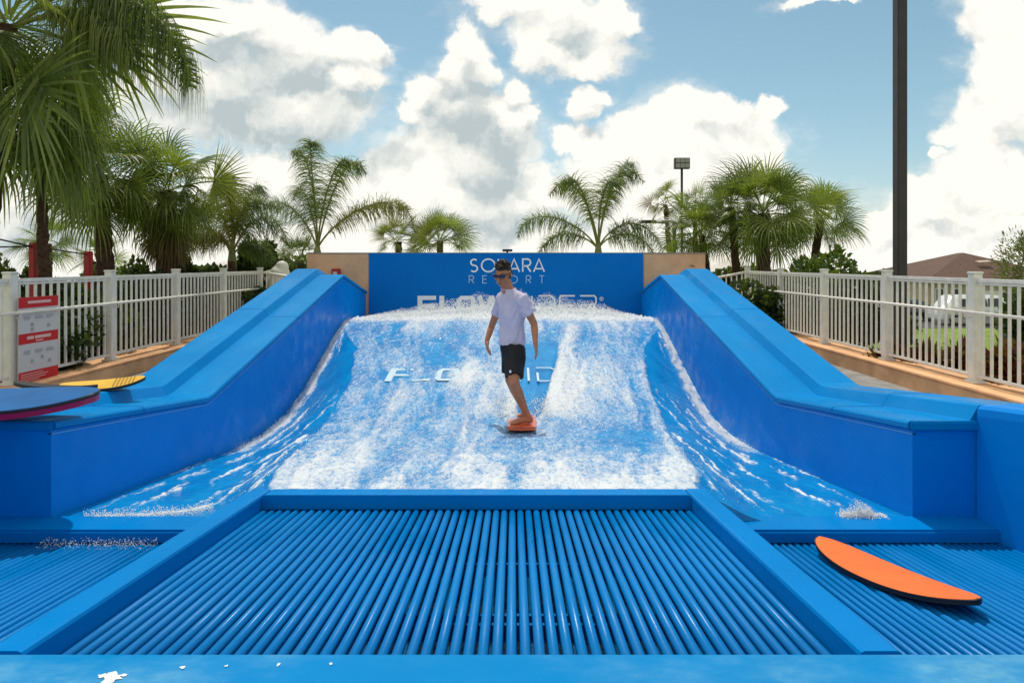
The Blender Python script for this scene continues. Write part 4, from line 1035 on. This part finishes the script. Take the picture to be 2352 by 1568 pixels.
queen_palm(729, 572, 16.5, [((728, 500), (715, 320), (672, 350), .3), ((730, 480), (700, 300), (720, 330), -.5), ((745, 480), (800, 310), (842, 400), .2), ((735, 470), (770, 350), (800, 370), -.8),
    ((760, 500), (930, 400), (950, 520), -.2, 'froyel'), ((750, 520), (860, 430), (940, 480), .8, 'froyel'), ((715, 520), (660, 440), (615, 470), .4, 'feather'), ((725, 500), (690, 380), (675, 460), 1.2)],
    'feather palm rising behind the left end of the tan wall', seed=31, ll=.50)
queen_palm(1374, 572, 16.8, [((1370, 490), (1310, 360), (1262, 450), .2), ((1350, 470), (1330, 380), (1290, 420), -.8), ((1380, 480), (1420, 330), (1478, 420), .3), ((1385, 460), (1430, 350), (1455, 380), .9),
    ((1330, 500), (1210, 460), (1188, 545), -.3), ((1340, 530), (1270, 520), (1238, 580), .4), ((1400, 510), (1480, 480), (1520, 570), -.4), ((1395, 530), (1470, 520), (1500, 580), .6), ((1375, 450), (1390, 400), (1420, 420), -1.2)],
    'feather palm rising behind the right half of the blue wall', seed=32, ll=.48, crown=1.0)
queen_palm(533, 590, 15, [((530, 530), (500, 420), (440, 500), .3, 'froyel'), ((535, 520), (560, 420), (640, 480), .1), ((535, 500), (530, 400), (500, 430), -.7, 'froyel'), ((545, 530), (620, 440), (662, 560), -.2),
    ((520, 540), (450, 480), (420, 590), .4), ((540, 500), (580, 420), (600, 430), 1), ((530, 540), (470, 520), (450, 560), -.9, 'froyel'), ((545, 560), (600, 540), (630, 600), .5), ((535, 480), (545, 420), (520, 400), .2, 'froyel')],
    'yellowing feather palm left of the pale figure and the wall', seed=33, ll=.52, crown=1.3)

big = next(o for o in C.objects if o.get('label', '').startswith('big drooping'))
random.seed(99)
feather('frond', [P(40, 60, 9), P(180, -110, 8.6), P(415, 0, 8.3), P(438, 200, 8.3)], M['stem'], M['frond'], big, .78, 100, dens=3, droop=5.5, start=.3)
feather('frond', [P(40, 60, 9), P(120, 20, 8.7), P(250, 10, 8.3), P(310, 130, 8.2)], M['stem'], M['frond'], big, .7, 80, dens=3, droop=5.5, start=.3)
# ------------------------------------------------------------------ shrubs and trees
def foliage(name, c, rad, n, size, m_, parent, seed, clumps=14, low=0, strap=False):
    r = np.random.default_rng(seed); c = np.array(c); rad = np.array(rad)
    cc_ = r.normal(size=(clumps, 3)); cc_ /= np.linalg.norm(cc_, axis=1)[:, None]; cc_ *= r.uniform(.35, .92, (clumps, 1)); cc_[:, 2] = np.abs(cc_[:, 2])*1.0-.25
    cr_ = r.uniform(.22, .42, clumps)
    k = r.integers(0, clumps, n); u = r.normal(size=(n, 3)); u /= np.linalg.norm(u, axis=1)[:, None]
    p = (cc_[k]+u*cr_[k, None]*r.uniform(.55, 1.05, (n, 1))**.7)*rad+c
    dr_ = u+r.normal(size=(n, 3))*.6+np.array([0, 0, .35]); dr_ /= np.linalg.norm(dr_, axis=1)[:, None]
    sd_ = np.cross(dr_, r.normal(size=(n, 3))); sd_ /= np.linalg.norm(sd_, axis=1)[:, None]
    s = size*r.uniform(.6, 1.3, (n, 1)); wdt = .12 if strap else .36
    nn = np.cross(dr_, sd_)
    v = np.stack([p, p+dr_*s*.5+sd_*s*wdt, p+dr_*s-nn*s*.2, p+dr_*s*.5-sd_*s*wdt], 1)
    o = npmesh(name, v.reshape(-1, 3), np.arange(4*n).reshape(-1, 4), m_, parent)
    o['kind'] = 'stuff'; return o
def shrub(px, py_top, D, wpx, lab, m_='leafdark', seed=0, n=2600, size=.10, zbot=None, name='shrub', cat='shrub', group=None, strap=False):
    c = P(px, py_top, D); zb_ = gz(c.x, D); h = c.z-zb_; rx = wpx/2*D/F0
    root = empty(name, (c.x, D, zb_)); tag(root, lab, cat, group); random.seed(seed)
    bm = bmesh.new()
    for i in range(5):
        a = random.uniform(0, 6.28); tube(bm, [(c.x+.05*math.cos(a), D+.05*math.sin(a), zb_-.05), (c.x+rx*.35*math.cos(a), D+rx*.3*math.sin(a), zb_+h*.5), (c.x+rx*.6*math.cos(a), D+rx*.5*math.sin(a), zb_+h*.85)], [.035, .02, .008], 5)
    bmobj('branches', bm, M['bark'], root)
    foliage('foliage', (c.x, D, zb_+h*.56), (rx*1.05, min(rx, 1.1)*.9, h*.62), n, size, M[m_], root, seed+100, strap=strap)
    return root
LS = [(20, 612, 10.5, 200), (150, 655, 10.0, 210), (330, 600, 13.6, 150), (420, 585, 14.5, 130), (500, 610, 14.2, 110), (590, 563, 16, 110), (640, 600, 16.6, 70), (230, 650, 11.4, 180), (330, 655, 11.9, 170), (60, 690, 8.6, 260), (430, 650, 13.0, 150), (540, 640, 14.2, 130)]
labs = ['olive shrub at the far left above the fence', 'dark shrub behind the notice, between the red posts', 'dark shrub between the red-brown trunk and the shaggy palm', 'tall dark shrub at the foot of the shaggy palm', 'dark shrub left of the yellowing feather palm', 'dark large-leaved shrub right of the yellowing feather palm', 'small green shrub at the pale figure', 'dark hedge plant under the red-brown trunk', 'dark hedge plant behind the third fence panel', 'low dark shrub behind the nearest left fence panel', 'dark hedge plant behind the fourth fence panel', 'dark hedge plant behind the last left fence panel']
for i, (a, b_, c_, d_) in enumerate(LS): shrub(a, b_, c_, d_, labs[i], 'leafolive' if i in (0, 6) else ('leafmid' if i in (4,) else 'leafdark'), 40+i, n=4200, size=.11 if i != 5 else .17, group='shrubs behind the left fence')
hr = [(7.6, 1.0), (8.9, 1.1), (10.2, 1.15), (11.5, 1.15), (12.8, 1.2), (14.1, 1.2)]
hl = ['nearest of the dark hedge bushes against the left fence', 'hedge bush against the left fence behind the notice', 'hedge bush against the left fence below the second red post', 'hedge bush against the left fence under the shaggy palm', 'hedge bush against the left fence under the yellowing palm', 'farthest hedge bush against the left fence by the pale figure']
for i, (y_, z_) in enumerate(hr):
    shrub(1180-6.85/y_*F0, 604+(ZC-z_)/y_*F0, y_, 1.5/y_*F0, hl[i], 'leafdark', 140+i, n=3600, size=.10, group='hedge bushes against the left fence')
hl = ['hedge bush against the right fence below the palms', 'middle hedge bush against the right fence', 'hedge bush against the right fence nearest the bronze pole']
for i, (y_, z_) in enumerate([(14.8, 1.1), (13.6, 1.1), (12.5, 1.05)]):
    shrub(1180+6.6/y_*F0, 604+(ZC-z_)/y_*F0, y_, 1.7/y_*F0, hl[i], 'leafdark', 150+i, n=4200, size=.10, group='hedge bushes against the right fence')
RS = [(1905, 580, 13.2, 235, 'leafmid', 'broad green bush above the right fence below the palms'), (1670, 618, 16.5, 80, 'leafdark', 'small dark bush beside the right end of the tan wall'), (1790, 640, 13.6, 200, 'leafdark', 'dark hedge plant behind the first right fence panels'), (1950, 650, 12.6, 130, 'leafdark', 'dark hedge plant under the broad green bush')]
for i, (a, b_, c_, d_, mm, lb) in enumerate(RS): shrub(a, b_, c_, d_, lb, mm, 60+i, n=5200, size=.12, group='shrubs behind the right fence')
for i, (a, b_, c_, d_, lb) in enumerate([(2055, 815, 9.6, 60, 'dark red-leaved plant behind the fence left of the bronze pole foot'), (2120, 820, 9.2, 70, 'dark red-leaved plant right of the bronze pole foot'), (2215, 815, 9.0, 50, 'dark red-leaved plant below the white van'), (2345, 770, 7.6, 110, 'red-leaved plant at the right edge of the picture')]):
    shrub(a, b_, c_, d_, lb, 'leafred', 70+i, n=900, size=.26, strap=True, name='red_leaf_plant', cat='plant', group='red-leaved plants behind the right fence')
shrub(2365, 655, 8.6, 100, 'dark green bush at the right edge behind the fence', 'leafdark', 77, n=3200, size=.10, group='shrubs behind the right fence')
shrub(2310, 860, 8.7, 130, 'low green groundcover bush along the right kerb', 'leafmid', 78, n=2200, size=.08, group='shrubs behind the right fence')
# feathery tree at the right edge
tr_ = empty('cypress_tree', (10.9, 13.2, -1)); tag(tr_, 'feathery green tree cut by the right edge of the picture', 'tree')
trunk('trunk', (11.1, 13.2, -.9), (11.1, 13.2, 2.9), .12, .03, M['bark'], tr_, .01, False)
foliage('crown', (11.15, 13.2, 1.25), (1.2, .9, 1.75), 17000, .10, M['leafolive'], tr_, 88, clumps=30, strap=True)
# far trees
def far_tree(x, y, h, r_, lab, seed, m_='leafdark'):
    zb_ = gz(x, y); t_ = empty('round_tree', (x, y, zb_)); tag(t_, lab, 'tree', 'distant trees')
    trunk('trunk', (x, y, zb_), (x, y, zb_+h*.5), .18, .12, M['bark'], t_, .01, False)
    foliage('crown', (x, y, zb_+h*.62), (r_, r_, h*.42), 1600, .5, M[m_], t_, seed)
rnd = random.Random(5)
k = 0
for x, y, h, r_ in [(-52, 60, 5, 4), (-40, 66, 4.6, 4), (-31, 62, 4.4, 3.5), (-22, 70, 5, 4), (34, 60, 3.6, 2.5), (16, 64, 4.2, 4), (25, 70, 4.3, 4)]:
    far_tree(x, y, h, r_, ('distant tree ' + ['beyond the far left of the pool', 'beyond the first red post', 'beyond the second red post', 'beyond the shaggy palm', 'before the brown-roofed house', 'beyond the right bush', 'left of the bronze pole beyond the road'][k]), 200+k); k += 1
hv = []; hf = []
# ------------------------------------------------------------------ house, cars, posts
hs_ = empty('house', (47, 62, -2.5)); tag(hs_, 'low beige house with brown hipped roof beyond the lawn', 'house')
HD = 62
def hp(px, D=HD): return (px-1180)/F0*D
def hz(py, D=HD): return ZC-(py-604)/F0*D
box('wall', hp(2128), hp(2480), HD, HD+14, -2.6, hz(648), M['housewall'], hs_)
def roof(pts, fs, nm='roof'): return mesh(nm, pts, fs, M['brownroof'], hs_)
xa, xb, xm, ze, zp = hp(2116), hp(2500), hp(2312), hz(646), hz(584)
roof([(xa, HD-.6, ze), (xb, HD-.6, ze), (xb, HD+15, ze), (xa, HD+15, ze), (xm, HD+6, zp+.25), (xm+.8, HD+8, zp+.25)], [(0, 1, 5, 4), (1, 2, 5), (2, 3, 4, 5), (3, 0, 4)])
roof([(xa, HD-1.0, ze+.01), (hp(2222), HD-1.0, ze+.01), (hp(2222), HD+5, ze+.8), (xa, HD+5, ze+.3), (hp(2205), HD+2.5, hz(618))], [(0, 1, 4), (1, 2, 4), (2, 3, 4), (3, 0, 4)], 'porch_roof')
box('fascia', xa, xb, HD-.66, HD-.61, ze-.22, ze-.01, M['housewall'], hs_)
mesh('ridge_vent', [(hp(2290), HD+2.4, hz(602)), (hp(2320), HD+2.4, hz(600)), (hp(2320), HD+3.0, hz(597)), (hp(2290), HD+3.0, hz(599))], [(0, 1, 2, 3)], M['housewall'], hs_)
for a, b_ in ((2150, 2165), (2185, 2200), (2225, 2238), (2320, 2345)):
    fw = box('window_frame', hp(a)-.1, hp(b_)+.1, HD-.06, HD-.002, hz(703)-.1, hz(664)+.1, M['figure'], hs_)
    box('pane', hp(a), hp(b_), HD-.075, HD-.062, hz(703), hz(664), M['window'], fw)
box('garage_door', hp(2260), hp(2308), HD-.05, HD-.002, -2.45, hz(668), M['figure'], hs_)
def car(cx, y, zg, Lc, Hc, col, lab, name, van=True):
    root = empty(name, (cx, y, zg)); tag(root, lab, 'car' if not van else 'van', 'vehicles parked on the street')
    W2 = .9
    if van: prof = [(-.5, .22), (-.5, .50), (-.47, .56), (-.40, .62), (-.30, .96), (-.24, 1), (.36, 1), (.44, .94), (.485, .62), (.5, .52), (.5, .22)]
    else: prof = [(-.5, .25), (-.5, .55), (-.30, .64), (-.16, .98), (.18, 1), (.36, .70), (.5, .62), (.5, .25)]
    vs = []; n = len(prof)
    for s in (-1, 1):
        for (px, pz) in prof: ins = .16*max(0, (pz-.6))/.4; vs.append((cx+px*Lc, y+s*(W2-ins), zg+pz*Hc))
    fs = [tuple(range(n))[::-1], tuple(range(n, 2*n))]+[(i, (i+1) % n, n+(i+1) % n, n+i) for i in range(n)]
    bm = bmesh.new(); me = bpy.data.meshes.new('body'); me.from_pydata(vs, [], fs); bm.from_mesh(me); bmesh.ops.recalc_face_normals(bm, faces=bm.faces[:]); bmesh.ops.bevel(bm, geom=bm.edges[:], offset=.04, segments=2, affect='EDGES')
    bmobj('body', bm, M[col], root, True)
    wins = [(-.27, -.06), (-.04, .16), (.18, .38)] if van else [(-.20, -.02), (.0, .2)]
    for a, b_ in wins:
        ta = a+.03 if a < -.1 else a
        mesh('side_window', [(cx+a*Lc, y-W2-.004, zg+.63*Hc), (cx+b_*Lc, y-W2-.004, zg+.63*Hc), (cx+b_*Lc, y-W2+.12, zg+.90*Hc), (cx+ta*Lc, y-W2+.12, zg+.90*Hc)], [(0, 1, 2, 3)], M['window'], root)
    for wx in (-.31, .31):
        bm = bmesh.new(); bmesh.ops.create_cone(bm, cap_ends=True, segments=20, radius1=.34, radius2=.34, depth=.24, matrix=Matrix.Translation((cx+wx*Lc, y-W2+.10, zg+.34)) @ Matrix.Rotation(R(90), 4, 'X'))
        wh = bmobj('wheel', bm, M['tyre'], root)
        bm = bmesh.new(); bmesh.ops.create_cone(bm, cap_ends=True, segments=14, radius1=.2, radius2=.18, depth=.03, matrix=Matrix.Translation((cx+wx*Lc, y-W2-.03, zg+.34)) @ Matrix.Rotation(R(90), 4, 'X'))
        bmobj('rim', bm, M['rim'], wh)
    box('headlight', cx-.5*Lc-.01, cx-.46*Lc, y-W2+.02, y-W2+.3, zg+.50*Hc, zg+.58*Hc, M['glasslamp'], root); box('headlight', cx+.47*Lc, cx+.5*Lc+.01, y-W2+.02, y-W2+.3, zg+.50*Hc, zg+.58*Hc, M['signred'], root)
    box('bumper', cx-.515*Lc, cx-.49*Lc, y-W2+.05, y+W2-.05, zg+.2*Hc, zg+.36*Hc, M[col], root, .02)
car((2222-1180)/F0*43, 43, -2.47, 4.3, 1.95, 'carwhite', 'white van seen through the right fence beyond the lawn', 'parked_van')
car((2075-1180)/F0*46, 46, -2.47, 4.0, 1.5, 'cardark', 'dark teal car partly behind the bronze pole', 'parked_car', van=False)

def post(px, py_top, D, wpx, m_, lab, name, cat, square=True, group=None):
    c = P(px, py_top, D); r_ = wpx/2*D/F0; zb_ = gz(c.x, D)-.05; root = empty(name, (c.x, D, zb_)); tag(root, lab, cat, group)
    bm = bmesh.new(); bx(bm, c.x-r_, c.x+r_, D-r_, D+r_, zb_, c.z, .008) if square else tube(bm, [(c.x, D, zb_), (c.x, D, c.z)], [r_, r_*.96], 20)
    bmobj('shaft', bm, m_, root, not square); bm = bmesh.new(); bx(bm, c.x-r_*1.6, c.x+r_*1.6, D-r_*1.6, D+r_*1.6, zb_, zb_+.08, .01); bmobj('base_plate', bm, m_, root); return root, c, r_
root, c, r_ = post(2067, -420, 9.5, 22, M['pole'], 'tall dark bronze light pole crossing the sky on the right', 'light_pole', 'light pole')
box('lamp_head', c.x-.5, c.x+.5, 9.35, 9.65, c.z+.002, c.z+.12, M['pole'], root, .02)
for px, pt, D, gl in ((77, 558, 9.9, 'red post nearest the left edge, under the palm fronds'), (203, 577, 11.2, 'second red post, left of the red-brown palm trunk')):
    post(px, pt, D, 14 if px < 100 else 14, M['red'], gl, 'sail_post', 'post', True, 'red shade-sail posts')
cb_ = empty('shade_cable', P(0, 547, 9)); tag(cb_, 'thin dark cables running left from the first red post', 'cable')
tubeobj('cable', [P(-40, 541, 9), P(77, 567, 9.9), P(145, 576, 10.5), P(203, 585, 11.2)], .012, M['dark'], cb_, 6); tubeobj('cable', [P(-40, 568, 9), P(75, 566, 9.9)], .012, M['dark'], cb_, 6)
# floodlight
fp = empty('floodlight', (P(1566, 600, 24).x, 24, -2)); tag(fp, 'square floodlight on a thin pole above the right palms', 'floodlight')
c = P(1566, 387, 24); tubeobj('pole', [(c.x, 24, gz(c.x, 24)), (c.x, 24, c.z)], .045, M['dark'], fp, 10)
box('lamp_head', P(1549, 0, 24).x, P(1584, 0, 24).x, 23.93, 24.12, P(0, 388, 24).z, P(0, 363, 24).z, M['dark'], fp, .01)
for j in range(2):
    for i in range(3):
        x0 = P(1551+i*10.8, 0, 24).x; box('lens_panel', x0, x0+.16, 23.905, 23.928, P(0, 386-j*12, 24).z, P(0, 376-j*12, 24).z, M['lampgrey'], fp)
# street lamp with flat head
sl = empty('street_lamp', (P(1549, 600, 21).x, 21, -2)); tag(sl, 'flat-headed street lamp reaching left among the right palms', 'street lamp')
c = P(1549, 507, 21); tubeobj('pole', [(c.x, 21, gz(c.x, 21)), (c.x, 21, c.z)], .06, M['dark'], sl, 10)
bm = bmesh.new(); bx(bm, P(1472, 0, 21).x, P(1530, 0, 21).x, 20.85, 21.15, P(0, 513, 21).z, P(0, 506, 21).z, .02); bmobj('lamp_head', bm, M['dark'], sl)
tubeobj('arm', [P(1530, 508, 21), P(1549, 508, 21)], .04, M['dark'], sl, 8)
# pale figure
fg = empty('garden_figure', P(640, 650, 15.3)); tag(fg, 'white rounded figure with a black spot beside the left fence end', 'figure')
fb = P(642, 628, 15.3); fh = P(617, 634, 15.2)
solid('body', [([fb+Vector((.0, 0, -1.3)), fb+Vector((0, 0, -.05)), fb+Vector((.06, 0, .15))], [.26, .26, .16])], [(fh, (.13, .14, .15)), (fb+Vector((.10, 0, .20)), .10)], .02, M['figure'], fg, smooth=3)
solid('spot', [], [(fh+Vector((-.01, -.13, .03)), (.05, .03, .06))], .01, M['dark'], fg, smooth=1)
